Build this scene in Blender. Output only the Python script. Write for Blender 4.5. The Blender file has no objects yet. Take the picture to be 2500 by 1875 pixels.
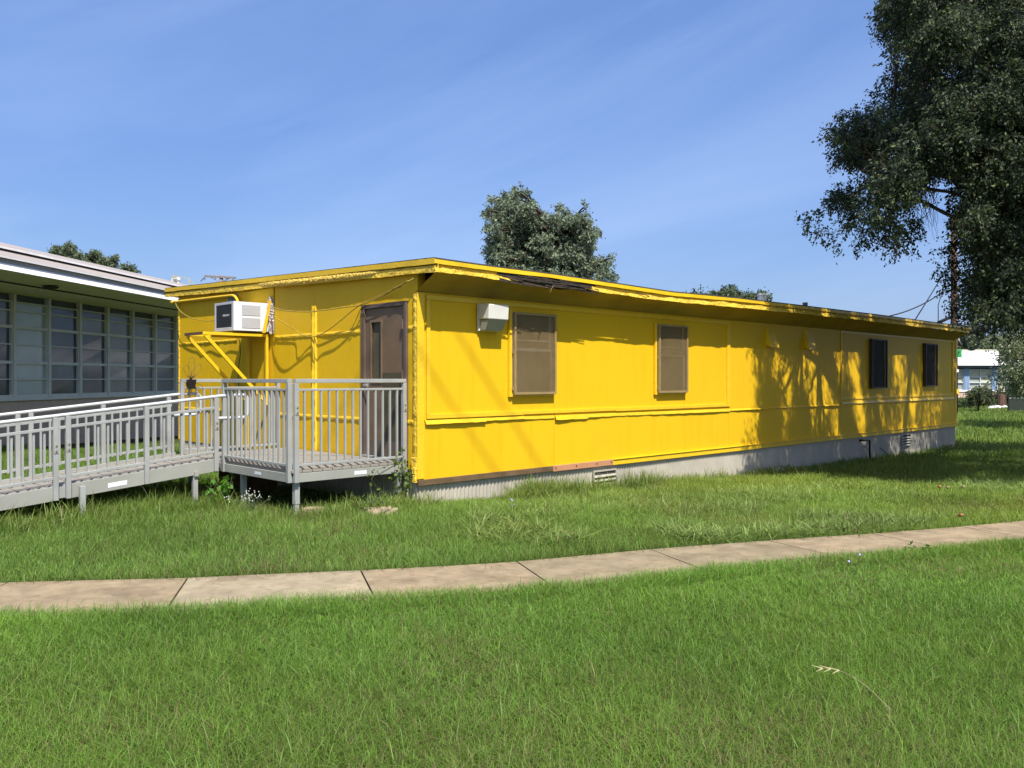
import bpy, math, random
import numpy as np
from mathutils import Vector, Matrix

random.seed(7)
RNG = np.random.default_rng(11)
SC = bpy.context.scene
COL = SC.collection
EYE = 1.63
F = 2050.0
R = math.radians

# ------------------------------------------------------------------ frame of the yellow building
TH = R(44.17)
D1 = np.array([math.cos(TH), math.sin(TH)])
D2 = np.array([-D1[1], D1[0]])
CO = np.array([-1.206, 10.75])
KS = 0.42
SUN_L = Vector((KS * D1[0] + D2[0], KS * D1[1] + D2[1], -1.56)).normalized()   # the way the light travels


def wpt(s, r, z=0.0):
    p = CO + s * D1 + r * D2
    return (p[0], p[1], z)


def ground(x, y):
    """height of the ground: level near the camera, falling gently along the long wall"""
    x = np.asarray(x, float); y = np.asarray(y, float)
    s = (x - CO[0]) * D1[0] + (y - CO[1]) * D1[1]
    t = np.clip(s, 0, 22)
    r = -(x - CO[0]) * D1[1] + (y - CO[1]) * D1[0]
    near = np.exp(-np.square(np.minimum(r, 0) / 2.6))
    g = -0.0182 * t * (1 - near) - 0.445 * (1 - np.exp(-t / 8.5)) * near
    g = g + 0.02 * np.sin(x * 0.9 + 1.3) * np.sin(y * 0.7) * np.clip((y - 4) / 6, 0, 1)
    return g


def at(px, py, Y):
    """point seen at a photo pixel at distance Y"""
    return Vector(((px - 1250.0) / F * Y, Y, EYE + (925.0 - py) / F * Y))


# ------------------------------------------------------------------ mesh builder
class MB:
    def __init__(self):
        self.v = []; self.f = []; self.m = []

    def add(self, vs, fs, mi=0):
        n = len(self.v)
        self.v += [tuple(p) for p in vs]
        self.f += [tuple(i + n for i in q) for q in fs]
        self.m += [mi] * len(fs)

    def box(self, a, b, mi=0):
        x0, y0, z0 = (min(a[i], b[i]) for i in range(3)); x1, y1, z1 = (max(a[i], b[i]) for i in range(3))
        self.add([(x0, y0, z0), (x1, y0, z0), (x1, y1, z0), (x0, y1, z0), (x0, y0, z1), (x1, y0, z1), (x1, y1, z1), (x0, y1, z1)],
                 [(0, 3, 2, 1), (4, 5, 6, 7), (0, 1, 5, 4), (1, 2, 6, 5), (2, 3, 7, 6), (3, 0, 4, 7)], mi)

    def hexa(self, p, mi=0):
        """8 points: bottom loop then top loop"""
        self.add(p, [(0, 3, 2, 1), (4, 5, 6, 7), (0, 1, 5, 4), (1, 2, 6, 5), (2, 3, 7, 6), (3, 0, 4, 7)], mi)

    def bar(self, p, q, w, h, up=(0, 0, 1), mi=0):
        p = Vector(p); q = Vector(q); d = (q - p).normalized(); up = Vector(up)
        if abs(d.dot(up)) > 0.99: up = Vector((1, 0, 0))
        a = d.cross(up).normalized() * (w / 2); b = a.cross(d).normalized() * (h / 2)
        self.hexa([p - a - b, p + a - b, q + a - b, q - a - b, p - a + b, p + a + b, q + a + b, q - a + b], mi)

    def tube(self, pts, r, n=8, mi=0, cap=True):
        pts = [Vector(p) for p in pts]; k = len(pts)
        rs = r if isinstance(r, (list, tuple)) else [r] * k
        vs = []; fs = []
        prev = None
        for i, p in enumerate(pts):
            d = (pts[min(i + 1, k - 1)] - pts[max(i - 1, 0)])
            if d.length < 1e-9: d = Vector((0, 0, 1))
            d.normalize()
            if prev is None:
                a = d.cross(Vector((0, 0, 1)) if abs(d.z) < 0.9 else Vector((1, 0, 0))).normalized()
            else:
                a = (prev - d * prev.dot(d)).normalized()
            prev = a; b = d.cross(a)
            for j in range(n):
                t = 2 * math.pi * j / n
                vs.append(p + (a * math.cos(t) + b * math.sin(t)) * rs[i])
        for i in range(k - 1):
            for j in range(n):
                fs.append((i * n + j, i * n + (j + 1) % n, (i + 1) * n + (j + 1) % n, (i + 1) * n + j))
        if cap:
            fs.append(tuple(reversed(range(n)))); fs.append(tuple((k - 1) * n + j for j in range(n)))
        self.add(vs, fs, mi)

    def grid(self, P, mi=0):
        """P[i][j] of points"""
        h = len(P); w = len(P[0])
        self.add([p for row in P for p in row],
                 [(i * w + j, i * w + j + 1, (i + 1) * w + j + 1, (i + 1) * w + j) for i in range(h - 1) for j in range(w - 1)], mi)

    def split(self, name, mat, parent=None, **kw):
        """every connected piece becomes a part of its own"""
        n = len(self.v); up = list(range(n))
        def find(i):
            while up[i] != i: up[i] = up[up[i]]; i = up[i]
            return i
        for q in self.f:
            for j in q[1:]: up[find(j)] = find(q[0])
        groups = {}
        for q in self.f: groups.setdefault(find(q[0]), []).append(q)
        out = []
        for fs in groups.values():
            ids = sorted({i for q in fs for i in q}); mp = {i: k for k, i in enumerate(ids)}
            m2 = MB(); m2.v = [self.v[i] for i in ids]; m2.f = [tuple(mp[i] for i in q) for q in fs]; m2.m = [0] * len(fs)
            out.append(m2.build(name, mat, parent, **kw))
        return out

    def build(self, name, mat, parent=None, smooth=False, bevel=0.0, solid=0.0):
        me = bpy.data.meshes.new(name)
        me.from_pydata(self.v, [], self.f)
        mats = mat if isinstance(mat, (list, tuple)) else [mat]
        for m in mats: me.materials.append(m)
        if len(mats) > 1: me.polygons.foreach_set('material_index', self.m)
        if smooth: me.polygons.foreach_set('use_smooth', [True] * len(self.f))
        me.update()
        o = bpy.data.objects.new(name, me); COL.objects.link(o)
        if parent: o.parent = parent
        if solid:
            md = o.modifiers.new('solid', 'SOLIDIFY'); md.thickness = solid; md.offset = 0
        if bevel:
            md = o.modifiers.new('bevel', 'BEVEL'); md.width = bevel; md.segments = 2; md.limit_method = 'ANGLE'
        return o


def tag(o, label=None, cat=None, group=None, kind=None):
    if label: o['label'] = label
    if cat: o['category'] = cat
    if group: o['group'] = group
    if kind: o['kind'] = kind
    return o


def empty(name, loc=(0, 0, 0), rz=0.0, label=None, cat=None, group=None):
    o = bpy.data.objects.new(name, None); COL.objects.link(o)
    o.location = loc; o.rotation_euler = (0, 0, rz); o.empty_display_size = 0.2
    return tag(o, label, cat, group)


def raw_mesh(name, V, Fq, mat, parent=None, tint=None, Ft=None):
    """numpy mesh: V (n,3), Fq (m,4) quads, Ft (k,3) tris; tint (n,4) colour per vertex"""
    me = bpy.data.meshes.new(name)
    nq = len(Fq) if Fq is not None else 0; nt = len(Ft) if Ft is not None else 0
    loops = []
    if nq: loops.append(np.asarray(Fq, np.int32).ravel())
    if nt: loops.append(np.asarray(Ft, np.int32).ravel())
    loops = np.concatenate(loops)
    starts = np.concatenate([np.arange(nq) * 4, nq * 4 + np.arange(nt) * 3]).astype(np.int32)
    me.vertices.add(len(V)); me.vertices.foreach_set('co', np.asarray(V, np.float32).ravel())
    me.loops.add(len(loops)); me.loops.foreach_set('vertex_index', loops)
    me.polygons.add(nq + nt); me.polygons.foreach_set('loop_start', starts)
    me.materials.append(mat)
    if tint is not None:
        ca = me.color_attributes.new('tint', 'FLOAT_COLOR', 'POINT')
        ca.data.foreach_set('color', np.asarray(tint, np.float32).ravel())
    me.update(calc_edges=True)
    o = bpy.data.objects.new(name, me); COL.objects.link(o)
    if parent: o.parent = parent
    return o


# ------------------------------------------------------------------ materials
def nodes(m):
    m.use_nodes = True
    nt = m.node_tree
    return nt, nt.nodes, nt.links


def mat(name, col, rough=0.6, var=0.08, scale=6.0, bump=0.0, bscale=60.0, metal=0.0, spec=0.4, streak=None, dirt=None, dirt_amt=0.4, dirt_scale=1.5, bdist=0.01):
    m = bpy.data.materials.new(name)
    nt, N, L = nodes(m)
    b = N['Principled BSDF']
    b.inputs['Roughness'].default_value = rough; b.inputs['Metallic'].default_value = metal
    b.inputs['Specular IOR Level'].default_value = spec
    tc = N.new('ShaderNodeTexCoord')
    no = N.new('ShaderNodeTexNoise'); no.inputs['Scale'].default_value = scale; no.inputs['Detail'].default_value = 6
    L.new(tc.outputs['Object'], no.inputs['Vector'])
    mr = N.new('ShaderNodeMapRange'); mr.inputs[1].default_value = 0.3; mr.inputs[2].default_value = 0.7
    mr.inputs[3].default_value = 1 - var; mr.inputs[4].default_value = 1 + var
    L.new(no.outputs['Fac'], mr.inputs[0])
    hs = N.new('ShaderNodeHueSaturation'); hs.inputs['Color'].default_value = (*col, 1)
    L.new(mr.outputs[0], hs.inputs['Value'])
    out = hs.outputs['Color']
    if streak:
        mp = N.new('ShaderNodeMapping'); mp.inputs['Scale'].default_value = streak[:3]
        L.new(tc.outputs['Object'], mp.inputs['Vector'])
        n2 = N.new('ShaderNodeTexNoise'); n2.inputs['Scale'].default_value = 1.0; n2.inputs['Detail'].default_value = 5
        L.new(mp.outputs[0], n2.inputs['Vector'])
        r2 = N.new('ShaderNodeMapRange'); r2.inputs[1].default_value = 0.52; r2.inputs[2].default_value = 0.72
        r2.inputs[3].default_value = 0.0; r2.inputs[4].default_value = streak[3]
        L.new(n2.outputs['Fac'], r2.inputs[0])
        mx = N.new('ShaderNodeMixRGB'); mx.blend_type = 'MULTIPLY'; mx.inputs[2].default_value = (*streak[4], 1)
        L.new(r2.outputs[0], mx.inputs[0]); L.new(out, mx.inputs[1]); out = mx.outputs[0]
    if dirt:
        n3 = N.new('ShaderNodeTexNoise'); n3.inputs['Scale'].default_value = dirt_scale; n3.inputs['Detail'].default_value = 8; n3.inputs['Roughness'].default_value = 0.65
        L.new(tc.outputs['Object'], n3.inputs['Vector'])
        r3 = N.new('ShaderNodeMapRange'); r3.inputs[1].default_value = 0.5; r3.inputs[2].default_value = 0.75
        r3.inputs[3].default_value = 0.0; r3.inputs[4].default_value = dirt_amt
        L.new(n3.outputs['Fac'], r3.inputs[0])
        m3 = N.new('ShaderNodeMixRGB'); m3.inputs[2].default_value = (*dirt, 1)
        L.new(r3.outputs[0], m3.inputs[0]); L.new(out, m3.inputs[1]); out = m3.outputs[0]
    L.new(out, b.inputs['Base Color'])
    if bump:
        nb = N.new('ShaderNodeTexNoise'); nb.inputs['Scale'].default_value = bscale; nb.inputs['Detail'].default_value = 5
        L.new(tc.outputs['Object'], nb.inputs['Vector'])
        bp = N.new('ShaderNodeBump'); bp.inputs['Strength'].default_value = bump; bp.inputs['Distance'].default_value = bdist
        L.new(nb.outputs['Fac'], bp.inputs['Height']); L.new(bp.outputs[0], b.inputs['Normal'])
    return m


YEL = (0.705, 0.432, 0.0095)
M = {}
M['yellow'] = mat('yellow_paint', YEL, 0.5, 0.04, 0.9, 0.10, 16, spec=0.2, streak=(9, 9, 0.8, 0.34, (0.88, 0.76, 0.48)), bdist=0.006, dirt=(0.66, 0.36, 0.012), dirt_amt=0.45, dirt_scale=0.9)
M['soffit_paint'] = mat('dark_yellow_soffit', (0.36, 0.245, 0.04), 0.75, 0.15, 1.6, 0.1, 20, spec=0.2, dirt=(0.16, 0.12, 0.06), dirt_amt=0.6, dirt_scale=0.9)  # darker, browner yellow than the walls, with blotches
M['yellow_end'] = mat('yellow_paint_end', YEL, 0.5, 0.05, 1.1, 0.25, 7, spec=0.22, streak=(6, 6, 0.7, 0.3, (0.85, 0.75, 0.5)), bdist=0.015, dirt=(0.62, 0.37, 0.03), dirt_amt=0.4, dirt_scale=1.1)
M['yellow_trim'] = mat('yellow_trim_paint', (0.75, 0.475, 0.014), 0.4, 0.06, 7, 0.35, 30, spec=0.5, bdist=0.012, dirt=(0.45, 0.28, 0.05), dirt_amt=0.25, dirt_scale=5)
M['yellow_rough'] = mat('weathered_yellow_board', (0.80, 0.53, 0.05), 0.7, 0.15, 9, 0.9, 22, bdist=0.03, dirt=(0.40, 0.24, 0.06), dirt_amt=0.7, dirt_scale=6)
M['foam'] = mat('yellow_foam', (0.80, 0.54, 0.10), 0.85, 0.2, 30, 1.0, 45, bdist=0.04, dirt=(0.35, 0.2, 0.04), dirt_amt=0.5, dirt_scale=14)
M['felt'] = mat('torn_felt', (0.035, 0.026, 0.02), 0.9, 0.4, 25, 0.8, 50)
M['oldwood'] = mat('weathered_wood', (0.13, 0.08, 0.038), 0.8, 0.2, 5, 0.5, 40, streak=(1.2, 30, 30, 0.6, (0.5, 0.4, 0.3)))
M['redwood'] = mat('fresh_red_wood', (0.46, 0.22, 0.11), 0.7, 0.12, 4, 0.3, 40, streak=(1.5, 30, 40, 0.5, (0.6, 0.45, 0.35)))
M['galv_corr'] = mat('corrugated_metal', (0.40, 0.365, 0.295), 0.6, 0.12, 2.5, 0.15, 40, metal=0.05, spec=0.5, dirt=(0.30, 0.28, 0.25), dirt_amt=0.35, dirt_scale=1.2)
M['roof'] = mat('asphalt_roof', (0.06, 0.055, 0.05), 0.9, 0.2, 12, 0.5, 70)
M['brown'] = mat('brown_door_paint', (0.165, 0.108, 0.062), 0.42, 0.1, 4, 0.2, 12, spec=0.45, bdist=0.01, dirt=(0.09, 0.06, 0.04), dirt_amt=0.4, dirt_scale=3)
M['brown_frame'] = mat('brown_frame_paint', (0.12, 0.085, 0.068), 0.42, 0.08, 5, 0.2, 30)
M['dark_olive'] = mat('dark_olive', (0.075, 0.062, 0.033), 0.5, 0.12, 6, 0.1, 30)
M['bronze'] = mat('bronze_screen_paint', (0.275, 0.195, 0.085), 0.45, 0.1, 8, 0.0, spec=0.5)
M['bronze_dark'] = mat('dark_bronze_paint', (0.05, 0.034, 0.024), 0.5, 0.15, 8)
M['alu_white'] = mat('mill_aluminium', (0.78, 0.75, 0.68), 0.4, 0.06, 5, 0.0, metal=0.2)
M['alu'] = mat('aluminium', (0.335, 0.34, 0.32), 0.5, 0.10, 3.5, 0.08, 90, metal=0.15, spec=0.5, dirt=(0.27, 0.275, 0.26), dirt_amt=0.5, dirt_scale=2.6)
M['alu_beam'] = mat('brushed_aluminium_beam', (0.29, 0.29, 0.255), 0.6, 0.10, 2.5, 0.08, 90, metal=0.0, spec=0.22, dirt=(0.27, 0.27, 0.24), dirt_amt=0.55, dirt_scale=1.6)
M['handrail'] = mat('round_handrail', (0.56, 0.56, 0.55), 0.4, 0.06, 3.5, 0.05, 90, metal=0.2)
M['deck'] = mat('deck_planks', (0.245, 0.222, 0.185), 0.75, 0.12, 5, 0.25, 80, dirt=(0.17, 0.145, 0.115), dirt_amt=0.5, dirt_scale=2.5)
M['chrome'] = mat('handle_steel', (0.75, 0.75, 0.74), 0.2, 0.02, 5, metal=0.9)
M['acwhite'] = mat('white_enamel', (0.66, 0.66, 0.675), 0.35, 0.03, 4, 0.0, spec=0.5, dirt=(0.6, 0.58, 0.55), dirt_amt=0.2, dirt_scale=3)
M['acgrey'] = mat('grey_enamel', (0.46, 0.47, 0.49), 0.4, 0.05, 4, spec=0.5)
M['acdark'] = mat('dark_coil', (0.055, 0.06, 0.065), 0.55, 0.25, 30, 0.5, 120)
M['lamp_white'] = mat('lamp_housing', (0.62, 0.60, 0.54), 0.45, 0.05, 5)
M['sign_grey'] = mat('sign_plate', (0.40, 0.40, 0.42), 0.5, 0.05, 5)
M['black'] = mat('black_paint', (0.015, 0.015, 0.017), 0.5, 0.1, 5)
M['brick'] = mat('tan_brick_far', (0.50, 0.375, 0.29), 0.85, 0.1, 6, 0.3, 50)
M['mullion'] = mat('grey_mullion', (0.58, 0.575, 0.53), 0.55, 0.06, 3)
M['soffit'] = mat('stucco_soffit', (0.74, 0.70, 0.60), 0.85, 0.06, 1.2, 0.2, 50, dirt=(0.5, 0.46, 0.38), dirt_amt=0.35, dirt_scale=0.7)
M['fascia_white'] = mat('peeling_white_fascia', (0.84, 0.81, 0.77), 0.6, 0.05, 4, 0.3, 20, dirt=(0.40, 0.29, 0.23), dirt_amt=0.3, dirt_scale=2.2)
M['taupe'] = mat('taupe_roof_metal', (0.33, 0.285, 0.245), 0.6, 0.05, 1.5, 0.1, 30)
M['gutter'] = mat('grey_gutter', (0.34, 0.335, 0.325), 0.55, 0.06, 2)
M['dark_slot'] = mat('dark_slot', (0.05, 0.045, 0.05), 0.8, 0.1, 5)
M['concrete'] = mat('sidewalk_concrete', (0.315, 0.242, 0.155), 0.9, 0.16, 3.0, 0.6, 140, bdist=0.008, dirt=(0.215, 0.145, 0.088), dirt_amt=0.75, dirt_scale=2.1)
for _i, _c in enumerate(((.345, .280, .180), (.285, .225, .135), (.315, .240, .145))):
    M['slab%d' % _i] = mat('sidewalk_concrete', _c, 0.92, 0.20, 3.0 + _i, 0.9, 170, bdist=0.01, streak=(14, 14, 14, .55, (.62, .52, .40)), dirt=(0.16, 0.115, 0.065), dirt_amt=0.8, dirt_scale=2.3)
M['stone'] = mat('old_block', (0.36, 0.27, 0.18), 0.9, 0.2, 7, 0.8, 30, bdist=0.03)
M['pale_stone'] = mat('pale_rock', (0.58, 0.53, 0.46), 0.9, 0.15, 9, 0.6, 30)
M['bark'] = mat('oak_bark', (0.075, 0.058, 0.045), 0.95, 0.35, 9, 1.0, 28, bdist=0.05)
M['polewood'] = mat('pole_wood', (0.12, 0.062, 0.045), 0.9, 0.2, 5, 0.5, 30, streak=(20, 20, 0.6, 0.6, (0.5, 0.45, 0.4)))
M['polegrey'] = mat('grey_pole_wood', (0.22, 0.18, 0.17), 0.9, 0.2, 5, 0.5, 30)
M['wire'] = mat('black_cable', (0.02, 0.02, 0.022), 0.6, 0.1, 5)
M['yellow_wire'] = mat('painted_cable', (0.34, 0.235, 0.03), 0.6, 0.2, 8)
M['white_wall'] = mat('white_far_roof', (0.80, 0.78, 0.77), 0.6, 0.04, 0.3, 0.0, dirt=(0.55, 0.5, 0.5), dirt_amt=0.3, dirt_scale=0.4)
M['blue_post'] = mat('blue_post_paint', (0.20, 0.29, 0.44), 0.5, 0.08, 2)
M['blue_grey'] = mat('blue_grey_eave', (0.085, 0.11, 0.16), 0.7, 0.08, 2)
M['pale_frame'] = mat('pale_frame', (0.55, 0.58, 0.60), 0.5, 0.05, 2)
M['blind_yel'] = mat('cream_blind', (0.45, 0.45, 0.33), 0.6, 0.06, 2)
M['blind_grey'] = mat('grey_blind', (0.30, 0.33, 0.30), 0.5, 0.08, 2)
M['green'] = mat('green_plate', (0.03, 0.30, 0.07), 0.5, 0.05, 5)
M['darkgreen'] = mat('dark_green_mesh', (0.022, 0.03, 0.022), 0.8, 0.1, 5)
M['sack'] = mat('white_sack', (0.72, 0.70, 0.66), 0.7, 0.1, 6, 0.5, 20)
M['plastic'] = mat('black_plastic', (0.018, 0.013, 0.012), 0.45, 0.1, 5)
M['wireblk'] = mat('rusty_wire', (0.10, 0.065, 0.03), 0.6, 0.2, 9)
M['petal'] = mat('blue_petal', (0.35, 0.36, 0.78), 0.6, 0.1, 5)
M['white_petal'] = mat('white_petal', (0.75, 0.75, 0.70), 0.6, 0.1, 5)
M['straw'] = mat('dry_straw', (0.42, 0.36, 0.19), 0.8, 0.1, 5)
M['foil'] = mat('crumpled_foil', (0.38, 0.33, 0.29), 0.4, 0.3, 25, 1.0, 30, metal=0.4, bdist=0.04)
M['label'] = mat('worn_label', (0.66, 0.66, 0.68), 0.5, 0.15, 22)
M['pvc'] = mat('white_pipe', (0.70, 0.69, 0.66), 0.5, 0.05, 5)
M['text'] = mat('dark_lettering', (0.03, 0.032, 0.04), 0.6, 0.02, 5)
M['lighttext'] = mat('light_lettering', (0.6, 0.6, 0.6), 0.5, 0.02, 5)


def glass_mat(name, col, rough=0.12, var=0.25, scale=1.2, spec=0.5):
    """a closed pane seen from outside: dark or blind-backed, with the gloss of glass"""
    m = mat(name, col, rough, var, scale, spec=spec)
    return m


M['pane_dark'] = glass_mat('pane_dark', (0.06, 0.078, 0.10))
M['pane_blind'] = glass_mat('pane_blind', (0.36, 0.43, 0.42), 0.15, 0.10, 1.5)
M['pane_mid'] = glass_mat('pane_mid', (0.17, 0.195, 0.19), 0.13, 0.16, 1.4)
M['pane_teal'] = glass_mat('pane_teal', (0.05, 0.11, 0.15), 0.2, 0.35, 2.5)
M['pane_scr'] = mat('screened_pane', (0.155, 0.14, 0.09), 0.35, 0.2, 2.2, spec=0.4)
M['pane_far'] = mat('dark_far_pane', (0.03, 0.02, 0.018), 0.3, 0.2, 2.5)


def wire_glass():
    m = bpy.data.materials.new('wired_glass'); nt, N, L = nodes(m); b = N['Principled BSDF']
    tc = N.new('ShaderNodeTexCoord'); sp = N.new('ShaderNodeSeparateXYZ'); L.new(tc.outputs['Object'], sp.inputs[0])
    res = []
    for i, per in ((1, 0.0135), (2, 0.0135)):
        mu = N.new('ShaderNodeMath'); mu.operation = 'MULTIPLY'; mu.inputs[1].default_value = 1 / per; L.new(sp.outputs[i], mu.inputs[0])
        fr = N.new('ShaderNodeMath'); fr.operation = 'FRACT'; L.new(mu.outputs[0], fr.inputs[0])
        lt = N.new('ShaderNodeMath'); lt.operation = 'LESS_THAN'; lt.inputs[1].default_value = 0.22; L.new(fr.outputs[0], lt.inputs[0]); res.append(lt)
    mx = N.new('ShaderNodeMath'); mx.operation = 'MAXIMUM'; L.new(res[0].outputs[0], mx.inputs[0]); L.new(res[1].outputs[0], mx.inputs[1])
    mc = N.new('ShaderNodeMixRGB'); mc.inputs[1].default_value = (0.075, 0.072, 0.05, 1); mc.inputs[2].default_value = (0.13, 0.11, 0.07, 1)
    L.new(mx.outputs[0], mc.inputs[0]); L.new(mc.outputs[0], b.inputs['Base Color']); b.inputs['Roughness'].default_value = 0.25
    return m


M['wired'] = wire_glass()


def lens_mat():
    m = bpy.data.materials.new('lamp_lens'); nt, N, L = nodes(m); b = N['Principled BSDF']
    b.inputs['Base Color'].default_value = (0.5, 0.5, 0.42, 1); b.inputs['Roughness'].default_value = 0.18
    b.inputs['Transmission Weight'].default_value = 0.45; b.inputs['IOR'].default_value = 1.45
    tc = N.new('ShaderNodeTexCoord'); wv = N.new('ShaderNodeTexWave'); wv.inputs['Scale'].default_value = 18; wv.bands_direction = 'X'
    L.new(tc.outputs['Object'], wv.inputs['Vector']); bp = N.new('ShaderNodeBump'); bp.inputs['Strength'].default_value = 0.4
    L.new(wv.outputs['Fac'], bp.inputs['Height']); L.new(bp.outputs[0], b.inputs['Normal'])
    return m


M['lens'] = lens_mat()


def leafy(name, sat=1.0, rough=0.5, trans=0.3, spec=0.35):
    """leaf or blade: the colour of each blade comes with the mesh, some light passes through"""
    m = bpy.data.materials.new(name); nt, N, L = nodes(m); b = N['Principled BSDF']
    at_ = N.new('ShaderNodeAttribute'); at_.attribute_name = 'tint'
    b.inputs['Roughness'].default_value = rough; b.inputs['Specular IOR Level'].default_value = spec
    L.new(at_.outputs['Color'], b.inputs['Base Color'])
    tr = N.new('ShaderNodeBsdfTranslucent')
    hs = N.new('ShaderNodeHueSaturation'); hs.inputs['Value'].default_value = 1.3; hs.inputs['Saturation'].default_value = 1.1; hs.inputs['Hue'].default_value = 0.49
    L.new(at_.outputs['Color'], hs.inputs['Color']); L.new(hs.outputs[0], tr.inputs['Color'])
    mx = N.new('ShaderNodeMixShader'); mx.inputs[0].default_value = trans
    L.new(b.outputs[0], mx.inputs[1]); L.new(tr.outputs[0], mx.inputs[2])
    L.new(mx.outputs[0], N['Material Output'].inputs['Surface'])
    return m


M['blade'] = leafy('grass_blade', rough=0.5, trans=0.35, spec=0.3)
M['leaf'] = leafy('tree_leaf', rough=0.55, trans=0.28, spec=0.22)
M['leaf_thin'] = leafy('thin_leaf', rough=0.5, trans=0.4, spec=0.3)


def ground_mat():
    m = bpy.data.materials.new('soil_and_thatch'); nt, N, L = nodes(m); b = N['Principled BSDF']; b.inputs['Roughness'].default_value = 0.95
    b.inputs['Specular IOR Level'].default_value = 0.1
    tc = N.new('ShaderNodeTexCoord')
    n1 = N.new('ShaderNodeTexNoise'); n1.inputs['Scale'].default_value = 1.3; n1.inputs['Detail'].default_value = 8
    n2 = N.new('ShaderNodeTexNoise'); n2.inputs['Scale'].default_value = 45; n2.inputs['Detail'].default_value = 6
    L.new(tc.outputs['Object'], n1.inputs['Vector']); L.new(tc.outputs['Object'], n2.inputs['Vector'])
    c1 = N.new('ShaderNodeValToRGB'); e = c1.color_ramp.elements
    e[0].position = 0.35; e[0].color = (0.055, 0.085, 0.018, 1); e[1].position = 0.7; e[1].color = (0.10, 0.115, 0.035, 1)
    c2 = N.new('ShaderNodeValToRGB'); e = c2.color_ramp.elements
    e[0].position = 0.3; e[0].color = (0.35, 0.35, 0.3, 1); e[1].position = 0.75; e[1].color = (1.3, 1.25, 1.1, 1)
    L.new(n1.outputs['Fac'], c1.inputs[0]); L.new(n2.outputs['Fac'], c2.inputs[0])
    mx = N.new('ShaderNodeMixRGB'); mx.blend_type = 'MULTIPLY'; mx.inputs[0].default_value = 1
    L.new(c1.outputs[0], mx.inputs[1]); L.new(c2.outputs[0], mx.inputs[2]); L.new(mx.outputs[0], b.inputs['Base Color'])
    bp = N.new('ShaderNodeBump'); bp.inputs['Strength'].default_value = 0.8; bp.inputs['Distance'].default_value = 0.05
    L.new(n2.outputs['Fac'], bp.inputs['Height']); L.new(bp.outputs[0], b.inputs['Normal'])
    return m


M['soil'] = ground_mat()

# ------------------------------------------------------------------ ground
xs = np.unique(np.concatenate([np.linspace(-500, -60, 12), np.linspace(-60, -14, 24), np.linspace(-14, 30, 89), np.linspace(30, 80, 30), np.linspace(80, 500, 12)]))
ys = np.unique(np.concatenate([np.linspace(-120, -5, 12), np.linspace(-5, 36, 83), np.linspace(36, 120, 30), np.linspace(120, 900, 16)]))
GX, GY = np.meshgrid(xs, ys)
GZ = ground(GX, GY) - 0.012
gv = np.stack([GX, GY, GZ], -1).reshape(-1, 3)
nx = len(xs); ny = len(ys)
ii, jj = np.meshgrid(np.arange(ny - 1), np.arange(nx - 1), indexing='ij')
gq = np.stack([ii * nx + jj, ii * nx + jj + 1, (ii + 1) * nx + jj + 1, (ii + 1) * nx + jj], -1).reshape(-1, 4)
tag(raw_mesh('ground', gv, gq, M['soil']), 'grassy ground around the yellow building', kind='structure')

# sidewalk: the far edge, then slabs 1.1 m wide
EDGE = np.array([(-10.5, 6.1), (-8, 6.28), (-5.5, 6.45), (-4.02, 6.6), (-2.66, 6.74), (-1.21, 7.08), (-0.01, 7.42), (1.79, 8.15), (3.9, 9.0), (6.05, 9.97), (8.6, 11.25), (11.5, 12.8), (15, 14.8)])
seg = np.r_[0, np.cumsum(np.hypot(*np.diff(EDGE, axis=0).T))]


def edge_at(d):
    x = np.interp(d, seg, EDGE[:, 0]); y = np.interp(d, seg, EDGE[:, 1])
    x2 = np.interp(d + 0.3, seg, EDGE[:, 0]); y2 = np.interp(d + 0.3, seg, EDGE[:, 1])
    x1 = np.interp(d - 0.3, seg, EDGE[:, 0]); y1 = np.interp(d - 0.3, seg, EDGE[:, 1])
    t = np.array([x2 - x1, y2 - y1]); t /= np.hypot(*t)
    return np.array([x, y]), np.array([t[1], -t[0]])


WALKW = .96
mb = MB()
d0 = float(np.interp(-1.276, EDGE[:, 0], seg)) % 1.37
rr = random.Random(3)
d = d0
while d < seg[-1] - 1.5:
    ln = 1.37
    tilt = rr.uniform(-0.004, 0.004); sk0 = sk1 if d > d0 else 0.0; sk1 = rr.uniform(-0.05, 0.05)
    rows = []
    n = 7
    for k in range(n + 1):
        q = d + 0.007 + (ln - 0.014) * k / n
        skew = sk0 + (sk1 - sk0) * k / n
        e, nv = edge_at(q)
        e2, nv2 = edge_at(q + skew)
        a = e; b_ = e2 + nv2 * WALKW
        za = float(ground(*a)) + 0.022 + tilt; zb = float(ground(*b_)) + 0.022 - tilt
        rows.append(((a[0], a[1], za), (b_[0], b_[1], zb)))
    P = []
    for (a, b_) in rows:
        P.append([(a[0], a[1], a[2] - 0.10), a, b_, (b_[0], b_[1], b_[2] - 0.10)])
    sm = 0 if abs(d - d0 - 1.37 * round((np.interp(-2.0, EDGE[:, 0], seg) - .7 - d0) / 1.37)) < .05 else rr.choice([1, 2, 2])
    mb.grid(P, sm)
    for rw in (P[0], P[-1]): mb.add(rw, [(0, 1, 2, 3)], sm)
    d += ln
sw = mb.build('sidewalk', [M['slab0'], M['slab1'], M['slab2']], bevel=0.006)
tag(sw, 'tan concrete sidewalk of square slabs across the lawn', kind='structure')


def on_walk(x, y, grow=0.0):
    """True where a point lies on the sidewalk"""
    yy = np.interp(x, EDGE[:, 0], EDGE[:, 1])
    sl = np.interp(x, EDGE[:-1, 0], np.diff(EDGE[:, 1]) / np.diff(EDGE[:, 0]))
    c = 1 / np.sqrt(1 + sl * sl)
    dd = (yy - y) * c            # distance below the far edge
    return dd, (dd > -grow) & (dd < WALKW + grow)

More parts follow.
